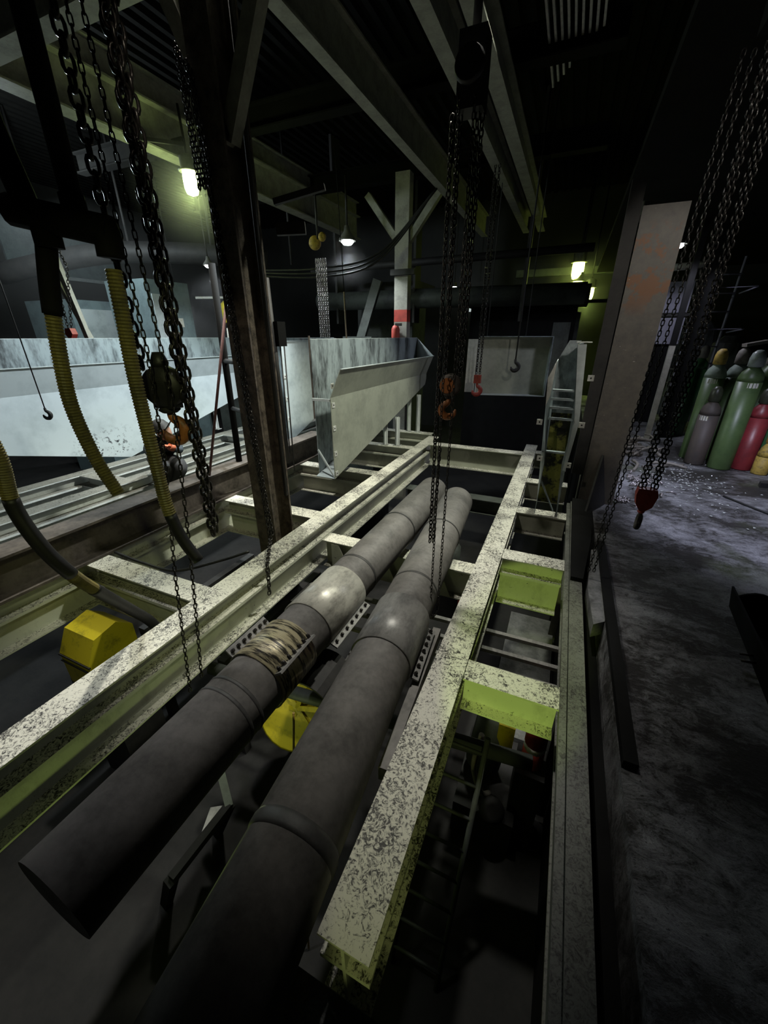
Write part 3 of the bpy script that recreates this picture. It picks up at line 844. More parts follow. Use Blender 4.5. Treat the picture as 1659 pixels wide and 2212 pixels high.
for dx, dy in ((-0.045, 0.0), (0.030, 0.0), (0.046, 0.02)):
    chain('load_chain', [(cx0 + dx, cy0 + dy, 2.56), (cx0 + dx * 0.9, cy0 + dy, 1.47)], 0.026, 0.0075, H)
chain('slack_chain', [(cx0 - 0.075, cy0 - 0.02, 2.56), (cx0 - 0.07, cy0 - 0.02, 0.48)], 0.026, 0.0075, H)
chain('slack_chain', [(cx0 - 0.05, cy0 + 0.01, 1.10), (cx0 - 0.055, cy0 - 0.0, 0.46)], 0.026, 0.0075, H)
chain('hand_chain', [(cx0 - 0.03, cy0 - 0.09, 2.6), (cx0 - 0.02, cy0 - 0.09, 0.0), (cx0 + 0.0, cy0 - 0.09, -0.06), (cx0 + 0.03, cy0 - 0.09, 0.02), (cx0 + 0.035, cy0 - 0.09, 2.6)], 0.024, 0.005, H)

# walkway hoist with red hook
H = thing('chain_hoist', 'red hook and block hanging from dark chains over the walkway', 'hoist', (0.64, 3.02, 0.45))
rx, ry = 0.645, 3.02
blk = [(-0.062, 0.70), (-0.055, 0.745), (0.055, 0.745), (0.068, 0.70), (0.05, 0.62), (0.012, 0.585), (-0.02, 0.585), (-0.05, 0.63)]
MB().prism([(rx + p, q) for p, q in blk], ry - 0.035, ry + 0.035, 'Y').build('hook_block', M['hookred'], H)
MB().lathe([(0.018, 0), (0.02, 0.008)], (rx, ry - 0.035, 0.69), 10, (0, -1, 0)).build('pin', M['hookred'], H)
MB().lathe([(0.016, 0), (0.024, 0.01), (0.016, 0.03)], (rx, ry, 0.56), 10).build('swivel_nut', M['hookred'], H)
hook(H, (rx, ry, 0.575), 0.14, 'rust', (0.25, 0.97, 0), snap=True)
for dx, dy, zt in ((-0.045, 0.0, 3.0), (0.045, 0.0, 3.0), (-0.02, 0.02, 3.0), (0.03, 0.02, 3.0)):
    chain('load_chain', [(rx + dx, ry + dy, zt), (rx + dx, ry + dy, 0.74)], 0.030, 0.009, H, 'chain_black')
MB().box(rx - 0.09, rx + 0.09, ry - 0.06, ry + 0.06, 2.98, 3.25).build('hoist_body', M['jet'], H)
H2 = thing('hand_chain_loop', 'thin hand chain loop hanging between grey column and red hook', 'chain', (0.40, 2.92, 0.02))
chain('hand_chain', [(0.50, 2.96, 2.9), (0.405, 2.92, 0.03)], 0.028, 0.006, H2, 'chain_black')
chain('hand_chain', [(0.545, 2.98, 2.9), (0.440, 2.92, 0.05)], 0.028, 0.006, H2, 'chain_black')

# chain looped on the oily column, hanging past the girder
H = thing('hanging_chain', 'doubled chain hanging down the oily column past the main girder', 'chain', (-2.25, 2.5, 0))
chain('chain_run', [(-2.47, 2.60, 2.62), (-2.40, 2.56, 1.6), (-2.26, 2.48, 0.25), (-2.19, 2.42, 0.04), (-1.93, 2.05, 0.03), (-1.92, 2.03, -0.12), (-1.925, 2.02, -0.26)], 0.034, 0.011, H)
chain('chain_run', [(-2.45, 2.61, 2.62), (-2.38, 2.57, 1.6), (-2.24, 2.49, 0.25), (-2.17, 2.43, 0.05)], 0.034, 0.011, H)
H = thing('chain_bundle', 'bundle of chain hung on the oily column beside the green lamp', 'chain', (-2.6, 2.6, 2.6))
for i in range(6):
    x0 = -2.555 + i * 0.024
    chain('chain_run', [(x0, 2.57 - 0.01 * (i % 3), 3.35 - 0.03 * i), (x0 + 0.02, 2.57, 2.62 + 0.02 * (i % 2)), (x0 + 0.035, 2.56, 2.68)], 0.028, 0.008, H, single=True)

# far hoist with several bright chain falls
H = thing('chain_hoist', 'far hoist with bright chain falls behind the olive hopper', 'hoist', (-4.9, 7.9, 1.7))
for i in range(5):
    x0 = -4.62 + i * 0.05
    chain('load_chain', [(x0, 7.3, 3.0), (x0 + 0.005, 7.3, 1.55)], 0.04, 0.012, H, 'chain_lite', single=True)
MB().lathe([(0.03, -0.05), (0.11, -0.04), (0.11, 0.04), (0.03, 0.05)], (-4.62, 7.3, 3.25), 16, (0.6, -0.8, 0)).build('hoist_body', M['capyellow'], H)
MB().lathe([(0.03, -0.04), (0.07, -0.03), (0.07, 0.03), (0.03, 0.04)], (-4.46, 7.3, 3.33), 14, (0.6, -0.8, 0)).build('gear_case', M['capyellow'], H)
MB().tube([(-4.56, 7.3, 3.3), (-4.56, 7.3, 4.0)], 0.02, 6).build('suspension_rod', M['dark'], H)

# small hooks on cables
t = thing('cable_hook', 'small dark hook on a thin cable before the big pale hopper', 'hook', (-5.2, 2.5, 0.9))
MB().tube([(-5.22, 2.50, 3.9), (-5.22, 2.50, 0.95)], 0.006, 6).build('cable', M['dark'], t)
hook(t, (-5.22, 2.50, 0.97), 0.13, 'dark', (0.9, 0.4, 0), snap=False)
t = thing('cable_hook', 'small dark hook on a cable before the hanging box chute', 'hook', (-0.9, 7.6, 1.1))
MB().tube([(-0.86, 7.7, 6.0), (-0.86, 7.7, 1.30)], 0.012, 6).build('cable', M['dark'], t)
hook(t, (-0.86, 7.7, 1.32), 0.22, 'dark', (0.9, 0.4, 0), snap=False)
t = thing('cable_hook', 'red hook on dark chain beside the hanging box chute', 'hook', (-1.5, 7.4, 0.9))
chain('load_chain', [(-1.47, 7.4, 4.0), (-1.47, 7.4, 1.05)], 0.04, 0.013, t, single=True)
chain('load_chain', [(-1.41, 7.4, 4.0), (-1.41, 7.4, 1.05)], 0.04, 0.013, t, single=True)
MB().box(-1.50, -1.38, 7.36, 7.44, 0.92, 1.06).build('hook_block', M['hookred'], t)
hook(t, (-1.44, 7.4, 0.93), 0.24, 'hookred', (0.9, 0.4, 0), snap=False)

# ------------------------------------------------------------------ hoses
def ribbed(path, r, a, b, step=0.0055):
    p = resample(spline(path, 10), step)
    n = len(p)
    i0, i1 = int(a * n), int(b * n)
    p = p[i0:i1]
    rr = [r * (1.0 if k % 2 else 0.86) for k in range(len(p))]
    return MB().tube(p, rr, 14, smooth=False)

def plain(path, r, a=0.0, b=1.0):
    p = resample(spline(path, 10), 0.02)
    n = len(p)
    return MB().tube(p[int(a * n):max(int(b * n), int(a * n) + 2)], r, 14)

hp1 = [(-1.60, 0.94, 2.02), (-1.64, 0.915, 1.82), (-1.67, 0.90, 1.62), (-1.685, 0.895, 1.45), (-1.655, 0.905, 1.25), (-1.61, 0.925, 1.10)]
t = thing('ribbed_hose', 'olive ribbed hose hanging nearest the side, cut end above white girders', 'hose', hp1[0])
ribbed(hp1, 0.026, 0.28, 1.0).build('ribbed_sheath', M['hose'], t)
plain(hp1, 0.030, 0.0, 0.30).build('hose_cuff', M['jet'], t)
hp2 = [(-1.42, 1.01, 1.97), (-1.43, 1.005, 1.75), (-1.44, 1.0, 1.55), (-1.442, 1.0, 1.25), (-1.44, 1.0, 1.05), (-1.41, 1.01, 0.90), (-1.36, 1.03, 0.78)]
t = thing('ribbed_hose', 'olive ribbed hose passing behind the orange hook with black lower end', 'hose', hp2[0])
ribbed(hp2, 0.026, 0.06, 0.80).build('ribbed_sheath', M['hose'], t)
plain(hp2, 0.024, 0.79, 1.0).build('hose_end', M['rubber'], t)
hp3 = [(-2.02, 0.74, 1.42), (-2.01, 0.75, 1.25), (-2.03, 0.74, 1.05), (-1.99, 0.76, 0.85), (-1.969, 0.823, 0.663), (-2.108, 0.98, 0.409), (-2.223, 1.148, 0.145), (-2.241, 1.25, -0.037), (-2.277, 1.31, -0.232)]
t = thing('ribbed_hose', 'sagging hose in the corner sweeping down over the rusty beam', 'hose', hp3[0])
ribbed(hp3, 0.030, 0.02, 0.20).build('ribbed_sheath', M['hose'], t)
plain(hp3, 0.030, 0.19, 0.42).build('hose_cuff', M['rubber'], t)
ribbed(hp3, 0.030, 0.41, 0.54).build('ribbed_sheath', M['hose'], t)
plain(hp3, 0.032, 0.53, 1.0).build('hose_end', M['rubber'], t)
# manifold carrying the hoses
t = thing('hose_manifold', 'black pipe manifold from which the ribbed hoses hang', 'pipe', (-1.6, 1.0, 2.0))
MB().tube([(-1.68, 0.90, 2.06), (-1.40, 1.02, 2.00)], 0.045, 14).build('manifold_body', M['jet'], t)
MB().tube(spline([(-1.42, 1.01, 2.02), (-1.415, 1.01, 1.99), (-1.42, 1.01, 1.93)], 6), 0.040, 14).build('elbow', M['jet'], t)
MB().tube([(-1.50, 0.985, 2.05), (-1.50, 0.985, 2.10)], 0.035, 12).build('valve_stub', M['jet'], t)
MB().tube([(-1.50, 0.985, 2.05), (-1.47, 0.99, 3.9)], 0.030, 12).build('riser_pipe', M['jet'], t)
MB().tube(spline([(-1.62, 0.92, 2.05), (-1.66, 0.90, 2.35), (-1.68, 0.92, 2.7), (-1.66, 0.95, 3.6)], 8), 0.035, 12).build('riser_hose', M['jet'], t)
MB().tube([(-1.60, 0.94, 2.05), (-1.605, 0.94, 1.96)], 0.040, 14).build('elbow', M['jet'], t)

# loose cable sagging across the pit opening
t = MB().tube(spline([(-3.26, 1.70, 0.02), (-3.0, 1.75, -0.05), (-2.75, 1.85, -0.12), (-2.45, 2.05, -0.06), (-2.25, 2.2, 0.0)], 8), 0.012, 8).build('loose_cable', M['rubber'], None, (-3.0, 1.75, 0))
tag(t, 'black cable drooping from the rusty beam across the pit opening', 'cable')
t = MB().tube(spline([(-1.02, 1.12, -0.12), (-1.04, 1.08, -0.6), (-0.98, 0.98, -1.2), (-0.92, 0.85, -1.98)], 8), 0.007, 6).build('rope', M['capyellow'], None, (-1.0, 1.1, -1.98))
tag(t, 'thin tan rope hanging down between the two pipes', 'rope')

# ------------------------------------------------------------------ stand pipes and rods by the oily column
t = thing('stand_pipe', 'dark thin vertical pipe standing on the rusty beam before the pale hopper', 'pipe', (-3.4, 3.42, 0.33))
MB().tube([(-3.42, 3.42, 0.326), (-3.38, 3.43, 2.35)], 0.036, 12).build('pipe_body', M['jet'], t)
for z in (0.95, 1.45):
    MB().tube([(-3.40, 3.42, z), (-2.9, 3.2, z)], 0.025, 8).build('pipe_clamp', M['dark'], t)
for lab, pts, r in (('dark brown riser pipe hugging the oily column', [(-2.651, 3.201, 0.436), (-2.649, 3.201, 2.023)], 0.028), ('second dark riser pipe beside the oily column', [(-2.59, 3.282, 0.446), (-2.611, 3.273, 2.173)], 0.028)):
    o = MB().tube(pts, r, 12).build('riser_pipe', M['dark'], None, pts[0])
    tag(o, lab, 'pipe')
for lab, a, b in (('dull red rod slanting from column to rusty beam', (-2.95, 3.10, 1.98), (-3.30, 2.85, 0.34)), ('shorter dull red rod slanting behind the column foot', (-2.62, 3.10, 1.35), (-3.05, 3.40, 0.36))):
    o = MB().tube([a, b], 0.013, 8).build('slanting_rod', M['rodred'], None, b)
    tag(o, lab, 'rod')
o = thing('junction_box', 'black junction box on the far side of the oily column', 'box', (-2.611, 3.328, 1.606))
MB().box(-2.689, -2.533, 3.268, 3.388, 1.606, 1.82).build('box_body', M['jet'], o)
MB().box(-2.669, -2.629, 2.881, 3.268, 1.686, 1.736).build('mounting_arm', M['dark'], o)
for i in range(4):
    MB().tube([(-2.659 + i * 0.045, 3.328, 1.606), (-2.654 + i * 0.035, 3.328, 0.35 + 0.1 * (i % 3))], 0.007, 6).build('cable', M['rodred'] if i == 1 else M['dark'], o)
o = thing('conduit_run', 'yellow green conduit pipes climbing past the oily column', 'conduit', (-2.1, 3.0, 2.2))
MB().tube(spline([(-2.383, 2.904, 3.051), (-2.394, 2.899, 2.925), (-2.388, 2.902, 2.741), (-2.385, 2.903, 2.518), (-2.39, 2.9, 2.218)], 6), 0.015, 8).build('conduit', M['conduit'], o)
MB().tube(spline([(-2.359, 2.914, 3.051), (-2.367, 2.911, 2.925), (-2.36, 2.914, 2.741), (-2.356, 2.916, 2.518), (-2.364, 2.912, 2.218)], 6), 0.008, 8).build('conduit', M['capgrey'], o)
MB().bar((-2.24, 3.0, 2.62), (-1.86, 3.12, 2.70), 0.04, 0.04).build('bracket_arm', M['dark'], o)
MB().bar((-2.24, 3.0, 2.45), (-2.04, 3.10, 2.46), 0.05, 0.08).build('bracket_arm', M['dark'], o)
# rope from roof behind the olive hopper
o = thing('hanging_rope', 'tan rope falling behind the olive hopper edge', 'rope', (-3.45, 6.25, 1.3))
MB().tube([(-3.95, 6.9, 6.0), (-3.55, 6.4, 2.35)], 0.006, 6).build('dark_wire', M['jet'], o)
MB().tube([(-3.55, 6.4, 2.35), (-3.42, 6.2, 1.3)], 0.014, 6).build('rope_end', M['tan'], o)

# ------------------------------------------------------------------ lamps in the picture
def jar_lamp(name, label, p, r, bulb, light, color, power, body='lampbody', drop=None, dome=False, bare=False):
    p = Vector(p)
    t = thing(name, label, 'lamp', tuple(p))
    if dome:
        MB().lathe([(r * 0.35, 1.9 * r), (r * 0.5, 1.2 * r), (r * 1.25, 0.25 * r), (r * 1.3, 0.0), (r * 1.2, 0.02 * r), (r * 0.4, 1.0 * r)], p, 18).build('reflector', M[body], t)
        MB().lathe([(r * 0.2, 0.25 * r), (r * 0.85, 0.12 * r), (r * 0.95, -0.1 * r), (r * 0.6, -0.45 * r), (0.001, -0.55 * r)], p, 16).build('bulb', M[bulb], t)
    else:
        MB().lathe([(r * 1.35, 1.35 * r), (r * 1.45, 1.5 * r), (r * 1.05, 1.6 * r), (r * 1.1, 3.0 * r), (r * 0.5, 3.3 * r)], p, 18).build('lamp_cap', M[body], t)
        MB().lathe([(r * 0.95, 1.35 * r), (r, 0.6 * r), (r * 0.95, -0.5 * r), (r * 0.75, -1.1 * r), (0.001, -1.4 * r)], p, 18).build('glass_jar', M[bulb], t)
    if drop:
        MB().tube([p + Vector((0, 0, 1.8 * r if dome else 3.2 * r)), p + Vector(drop)], r * 0.16, 8).build('stem', M['dark'], t)
    if power:
        d = bpy.data.lights.new(name + '_light', 'SPOT' if dome or name == 'far_lamp' else 'POINT')
        if d.type == 'SPOT':
            d.spot_size = math.radians(172 if bare else 150)
            d.spot_blend = 0.15 if bare else 0.6
        d.energy = power
        d.color = color
        d.shadow_soft_size = r * 1.2
        lo = bpy.data.objects.new(name + '_light', d)
        COL.objects.link(lo)
        lo.parent = t
        lo.location = (0, -0.4 * r if not dome else 0, -1.7 * r)
    return t

L1 = jar_lamp('jar_lamp', 'glowing green jar lamp hung beside the oily column', (-5.33, 5.26, 3.66), 0.10, 'bulb_green', True, (0.78, 1.0, 0.35), 30, drop=(-0.02, 0.0, 0.86))
MB().bar((-5.34, 5.25, 4.15), (-5.54, 5.25, 4.15), 0.05, 0.05).build('bracket_arm', M['dark'], L1)
MB().bar((-5.35, 5.25, 4.10), (-5.55, 4.55, 3.98), 0.04, 0.04).build('bracket_arm', M['dark'], L1)
jar_lamp('bay_lamp', 'bright white dome lamp hanging over the olive hopper', (-4.29, 7.94, 3.36), 0.13, 'bulb_white', True, WHITE, 240, drop=(0, 0, 1.0), dome=True)
jar_lamp('bay_lamp', 'small white lamp behind the dark stand pipe', (-7.57, 7.59, 3.10), 0.09, 'bulb_white', True, WHITE, 120, drop=(0, 0, 1.2), dome=True)
jar_lamp('bay_lamp', 'low white lamp glowing in the smoke by the far cabinets', (-11.6, 10.1, 2.90), 0.11, 'bulb_white', True, WHITE, 200, drop=(0, 0, 3.1), dome=True)
jar_lamp('far_lamp', 'topmost of three yellow green lamps in the far bay', (-0.19, 14.14, 3.37), 0.16, 'bulb_yellow', True, GREEN, 50, drop=(0, 0, 2.6))
jar_lamp('far_lamp', 'middle of three yellow green lamps in the far bay', (-0.14, 14.16, 2.95), 0.13, 'bulb_yellow', True, GREEN, 50, drop=(0, 0, 2.6))
jar_lamp('far_lamp', 'lowest of three yellow green lamps in the far bay', (0.22, 14.3, 2.80), 0.12, 'bulb_yellow', True, GREEN, 40, drop=(0, 0, 2.6))
jar_lamp('flood_lamp', 'white lamp under the mezzanine behind the grey column top', (1.13, 7.62, 2.86), 0.09, 'bulb_white', True, (0.8, 0.82, 1.0), 60, drop=(0, 0, 0.4), dome=True, bare=True)
jar_lamp('far_lamp', 'tiny white light seen between the hoist chains', (-4.17, 15.65, 3.2), 0.07, 'bulb_white', False, WHITE, 0, drop=(0, 0, 2.8))

# ------------------------------------------------------------------ gas cylinders
def cylinder(label, x, y, h, body, cap, r=0.125, shoulder=None, sticker=None, lean=(0, 0)):
    t = thing('gas_cylinder', label, 'gas cylinder', (x, y, 0), 'gas cylinders standing on the walkway')
    hb = h - 0.24
    ORG[t.name] = Vector((0, 0, 0))
    n = 24
    MB().lathe([(r * 0.96, 0.002), (r, 0.015), (r, hb - 0.14), ], (0, 0, 0), n).build('body', M[body], t)
    MB().lathe([(r, hb - 0.14), (r * 0.97, hb - 0.09), (r * 0.82, hb - 0.03), (r * 0.5, hb + 0.02), (r * 0.42, hb + 0.04)], (0, 0, 0), n).build('shoulder', M[shoulder or body], t)
    MB().lathe([(r * 0.42, hb + 0.03), (r * 0.60, hb + 0.045), (r * 0.60, hb + 0.14), (r * 0.50, hb + 0.20), (r * 0.25, hb + 0.235), (0.001, hb + 0.24)], (0, 0, 0), 18).build('valve_cap', M[cap], t)
    if sticker is not None:
        a = sticker
        q = []
        for k in range(4):
            th = a - 0.42 + 0.28 * k
            q.append((math.cos(th), math.sin(th)))
        vs, fs = [], []
        for k, (cx_, sy_) in enumerate(q):
            vs += [(cx_ * r * 1.004, sy_ * r * 1.004, hb - 0.21), (cx_ * r * 1.004, sy_ * r * 1.004, hb - 0.15)]
        for k in range(3):
            fs.append((k * 2, k * 2 + 2, k * 2 + 3, k * 2 + 1))
        MB().add(vs, fs).build('sticker', M['paper'], t)
    t.rotation_euler = (lean[0], lean[1], 0)
    return t

cylinder('tall green gas cylinder with a yellow cap at the end of the row', 1.92, 7.16, 1.54, 'green', 'capyellow', shoulder='shoulder', sticker=-1.9)
cylinder('short brown gas cylinder with an olive cap in front', 1.915, 6.84, 1.08, 'brown', 'capolive', 0.12, sticker=-2.3)
cylinder('tall green gas cylinder with a silver cap, foremost', 2.18, 6.72, 1.54, 'green', 'capsilver', 0.135, shoulder='green', sticker=-1.5)
cylinder('short red gas cylinder with an olive cap', 2.45, 6.80, 1.09, 'red', 'capolive', 0.12)
cylinder('tall green cylinder with a rusty grey cap behind the yellow capped one', 2.18, 7.24, 1.55, 'green', 'capgrey', shoulder='shoulder')
cylinder('tall green cylinder half hidden behind the silver capped one', 2.55, 7.30, 1.54, 'green', 'capgrey')
cylinder('dark green cylinder at the picture edge', 2.70, 6.95, 1.46, 'green_deep', 'capsilver')
cylinder('deep green slim cylinder standing apart behind the row', 2.06, 8.9, 1.55, 'green_deep', 'capgrey', 0.12, lean=(0, 0.05))
cylinder('small yellow ochre bottle beside the red cylinder', 2.60, 6.62, 0.62, 'capyellow', 'capyellow', 0.09)
o = MB().bar((2.78, 6.45, 0.02), (2.92, 6.62, 1.1), 0.14, 0.02).build('leaning_plate', M['dark'], None, (2.8, 6.5, 0))
tag(o, 'dark plate leaning at the end of the cylinder row', 'plate')
# pry bar / glove lying on the caps
o = MB().bar((2.14, 7.2, 1.58), (2.40, 7.30, 1.63), 0.09, 0.04).build('work_glove', M['capgrey'], None, (2.3, 7.25, 1.56))
tag(o, 'grey work glove lying over the cylinder caps', 'glove')

# ------------------------------------------------------------------ walkway clutter
# floor edge: concrete lip and black angle
pts = [(0.455, 3.42), (0.50, 3.45), (0.505, 2.95), (0.515, 2.6), (0.50, 2.42), (0.43, 2.36), (0.41, 2.8)]
o = MB().prism(pts, -0.10, 0.006, 'Z').build('concrete_lip', M['lip'], None, (0.46, 2.9, -0.1))
tag(o, 'broken pale concrete lip beside the edge girder', 'concrete')
o = MB().prism([(0.30, 4.57), (0.50, 4.57), (0.452, 3.55), (0.375, 2.85), (0.29, 2.85)], 0.002, 0.035, 'Z').build('black_floor_piece', M['jet'], None, (0.38, 3.6, 0.0))  # thin black shape filling the dark wedge at floor level
tag(o, 'flat black piece over the edge girder before the grey column foot', 'plate')
o = MB().box(0.502, 0.56, 1.4, 3.55, 0.001, 0.045).build('kerb_angle', M['jet'], None, (0.55, 2.3, 0))
tag(o, 'black steel kerb along the edge of the walkway', 'kerb', kind='thing')
t = thing('steel_trough', 'black steel trough lying on the walkway at the picture edge', 'trough', (1.35, 2.4, 0))
MB().panel([(1.30, 2.95, 0.002), (1.14, 1.2, 0.002), (1.10, 1.2, 0.22), (1.27, 2.95, 0.16)], 0.012).build('side_plate', M['jet'], t)
MB().panel([(1.62, 2.90, 0.002), (1.56, 1.2, 0.002), (1.60, 1.2, 0.22), (1.64, 2.90, 0.16)], 0.012).build('side_plate', M['jet'], t)
MB().panel([(1.30, 2.95, 0.002), (1.62, 2.90, 0.002), (1.56, 1.2, 0.002), (1.14, 1.2, 0.002)], 0.012).build('bottom_plate', M['jet'], t)
arc = [(1.30 + 0.32 * k / 8, 0.004 + 0.16 * math.sin(math.pi * (0.25 + 0.75 * k / 8))) for k in range(9)]
MB().prism([(1.29, 0.004)] + arc + [(1.62, 0.004)], 2.90, 2.915, 'Y').build('end_plate', M['jet'], t)
for i in range(2):
    MB().tube([(1.16 + 0.01 * i, 2.30 + 0.06 * i, 0.05), (1.24, 2.30 + 0.06 * i, 0.06)], 0.007, 6).build('stud', M['chain'], t)
# heaps
def heap(name, label, c, n, spread, lens, m, cat, r=0.014):
    t = MB()
    for i in range(n):
        a = random.uniform(0, math.pi)
        L = random.uniform(*lens)
        p = Vector((c[0] + random.gauss(0, spread[0]), c[1] + random.gauss(0, spread[1]), 0.015 + random.random() * spread[2]))
        d = Vector((math.cos(a), math.sin(a), random.uniform(-0.1, 0.1))) * L
        q = [p - d * 0.5, p + Vector((random.gauss(0, .03), random.gauss(0, .03), 0.02)), p + d * 0.5]
        for k in q:
            k.z = max(k.z, 0.014)
        t.tube(spline(q, 4), r * random.uniform(0.6, 1.2), 6)
    o = t.build(name, M[m], None, (c[0], c[1], 0))
    return tag(o, label, cat, kind='stuff')
heap('scrap_heap', 'heap of bent grey bars and hoses on the floor behind the grey column', (1.18, 7.2), 36, (0.18, 0.45, 0.16), (0.2, 0.5), 'capgrey', 'scrap', 0.022)
heap('chain_heap', 'tangle of pale chain and bolts on the floor before the cylinders', (1.12, 5.6), 60, (0.12, 0.22, 0.03), (0.04, 0.10), 'chain_lite', 'scrap', 0.010)
heap('chain_heap', 'loose links on the floor by the grey column foot', (0.82, 4.75), 18, (0.05, 0.07, 0.015), (0.03, 0.07), 'chain_lite', 'scrap', 0.008)
mb = MB()
for i in range(260):
    x, y = random.gauss(1.62, 0.22), random.gauss(5.9, 0.5)
    s = random.uniform(0.006, 0.02)
    a = random.uniform(0, 6.28)
    vs = [(x + s * math.cos(a + k * 2.1), y + s * math.sin(a + k * 2.1), 0.004 + random.random() * 0.008) for k in range(3)] + [(x, y, 0.014)]
    mb.add(vs, [(0, 1, 2), (0, 1, 3), (1, 2, 3), (2, 0, 3)])
tag(mb.build('glass_debris', M['glass'], None, (1.6, 5.9, 0)), 'glinting bits of broken glass on the wet floor', 'debris', kind='stuff')
o = MB().tube(spline([(1.2, 6.3, 0.015), (1.5, 6.45, 0.015), (1.75, 6.62, 0.015)], 6), 0.016, 8).build('floor_hose', M['capgrey'], None, (1.5, 6.4, 0))
tag(o, 'grey hose lying on the floor toward the brown cylinder', 'hose')
o = MB().tube(spline([(1.9, 5.4, 0.012), (2.2, 4.95, 0.012), (2.6, 4.6, 0.012), (3.2, 4.4, 0.012)], 6), 0.012, 8).build('floor_cable', M['rubber'], None, (2.3, 4.9, 0))
tag(o, 'black cable lying across the floor beside the cylinders', 'cable')
for i, (px, py, lab) in enumerate(((2.75, 6.0, 'orange scrap block on the floor at the picture edge'), (2.4, 5.95, 'small dark scrap piece below the red cylinder'))):
    o = MB().prism([(px, py), (px + 0.16, py + 0.03), (px + 0.14, py + 0.12), (px + 0.02, py + 0.1)], 0.001, 0.06, 'Z').build('scrap_block', M['hookred' if i == 0 else 'dark'], None, (px, py, 0))
    tag(o, lab, 'scrap')

# ------------------------------------------------------------------ clutter behind the walkway
t = thing('slim_post', 'slim pale post behind the red hook chains', 'post', (1.38, 8.2, 0))
MB().box(1.47, 1.55, 8.18, 8.26, 0.021, 1.55).build('lower_shaft', M['postpaint'], t)
MB().box(1.47, 1.55, 8.18, 8.26, 1.55, 3.25).build('upper_shaft', M['jet'], t)
MB().box(1.40, 1.62, 8.12, 8.34, 0.001, 0.02).build('base_plate', M['postpaint'], t)
o = hcol('building_column', 'dark far column with ladder rungs behind the chains', 1.74, 1.92, 8.5, 8.68, 0.001, 3.25, 'jet')
for i in range(12):
    MB().tube([(1.74, 8.49, 0.3 + i * 0.22), (1.62, 8.49, 0.3 + i * 0.22)], 0.010, 6).build('rung', M['capgrey'], o)
t = thing('caged_ladder', 'grey ladder frame with hoops behind the cylinders', 'ladder', (2.0, 9.3, 0))
for x in (1.86, 2.36):
    MB().tube([(x, 9.3, 0.002), (x + 0.05, 9.4, 2.9)], 0.02, 8).build('stile', M['lilac'], t)
for i in range(9):
    MB().tube([(1.87 + 0.005 * i, 9.31, 0.4 + i * 0.28), (2.37 + 0.005 * i, 9.31, 0.4 + i * 0.28)], 0.012, 6).build('rung', M['lilac'], t)
for z in (1.75, 2.35):
    MB().tube([(1.9, 9.3, z), (1.95, 8.7, z + 0.05), (2.5, 8.7, z + 0.05), (2.45, 9.3, z)], 0.012, 6).build('hoop', M['lilac'], t)
t = thing('duct_panel', 'lilac grey duct boxes lit by the lamp under the mezzanine', 'duct', (1.4, 10.1, 0.0))
MB().box(1.0, 1.8, 10.0, 10.3, 0.001, 1.55).build('duct_stand', M['jet'], t)
MB().box(0.9, 1.9, 9.9, 10.4, 1.55, 2.02).build('duct_box', M['lilac'], t)
MB().box(0.9, 1.9, 9.9, 10.4, 2.10, 2.62).build('duct_box', M['lilac'], t)
MB().tube([(0.9, 9.8, 2.80), (2.1, 9.8, 2.88)], 0.06, 12).build('duct_pipe', M['paper'], t)
MB().bar((0.9, 9.85, 2.06), (1.95, 9.85, 2.06), 0.04, 0.05).build('shelf_angle', M['dark'], t)
t = thing('red_white_sign', 'red and white board half hidden behind the grey column', 'sign', (1.05, 8.0, 1.2))
MB().box(1.05, 1.09, 8.02, 8.06, 0.001, 1.4).build('stake', M['dark'], t)
MB().box(0.98, 1.16, 8.0, 8.02, 1.02, 1.36).build('red_half', M['redpaint'], t)
MB().box(0.98, 1.16, 8.0, 8.02, 1.36, 1.62).build('white_half', M['paper'], t)
MB().lathe([(0.05, 0), (0.06, 0.05), (0.04, 0.28), (0.001, 0.3)], (1.10, 8.05, 1.62), 12).build('cap', M['capgrey'], t)
for i, (x, y, w, h, lab) in enumerate(((2.9, 10.6, 0.5, 1.7, 'crumpled dark tarpaulin bundle behind the cylinders'), (3.6, 9.4, 0.6, 1.5, 'dark covered machine at the far side of the walkway'), (2.5, 11.2, 0.4, 2.0, 'tall dark crate in the far corner of the walkway'))):
    mb = MB()
    n = 10
    prof = []
    for k in range(n):
        a = 2 * math.pi * k / n
        prof.append((x + w * math.cos(a) * random.uniform(0.7, 1.1), y + 0.5 * w * math.sin(a) * random.uniform(0.7, 1.1)))
    rings = []
    for z in (0.002, h * 0.35, h * 0.7, h * 0.92, h):
        sc_ = 1.0 if z < h * 0.9 else (0.8 if z < h else 0.35)
        rings.append([(x + (p[0] - x) * sc_ * random.uniform(0.85, 1.1), y + (p[1] - y) * sc_ * random.uniform(0.85, 1.1), z) for p in prof])
    vs = [p for rg in rings for p in rg]
    fs = []
    for k in range(len(rings) - 1):
        for i2 in range(n):
            j = (i2 + 1) % n
            fs.append((k * n + i2, k * n + j, (k + 1) * n + j, (k + 1) * n + i2))
    fs += [tuple(range(n))[::-1], tuple(range((len(rings) - 1) * n, len(rings) * n))]
    mb.add(vs, fs)
    tag(mb.build('covered_bundle', M['machine'], None, (x, y, 0)), lab, 'bundle')
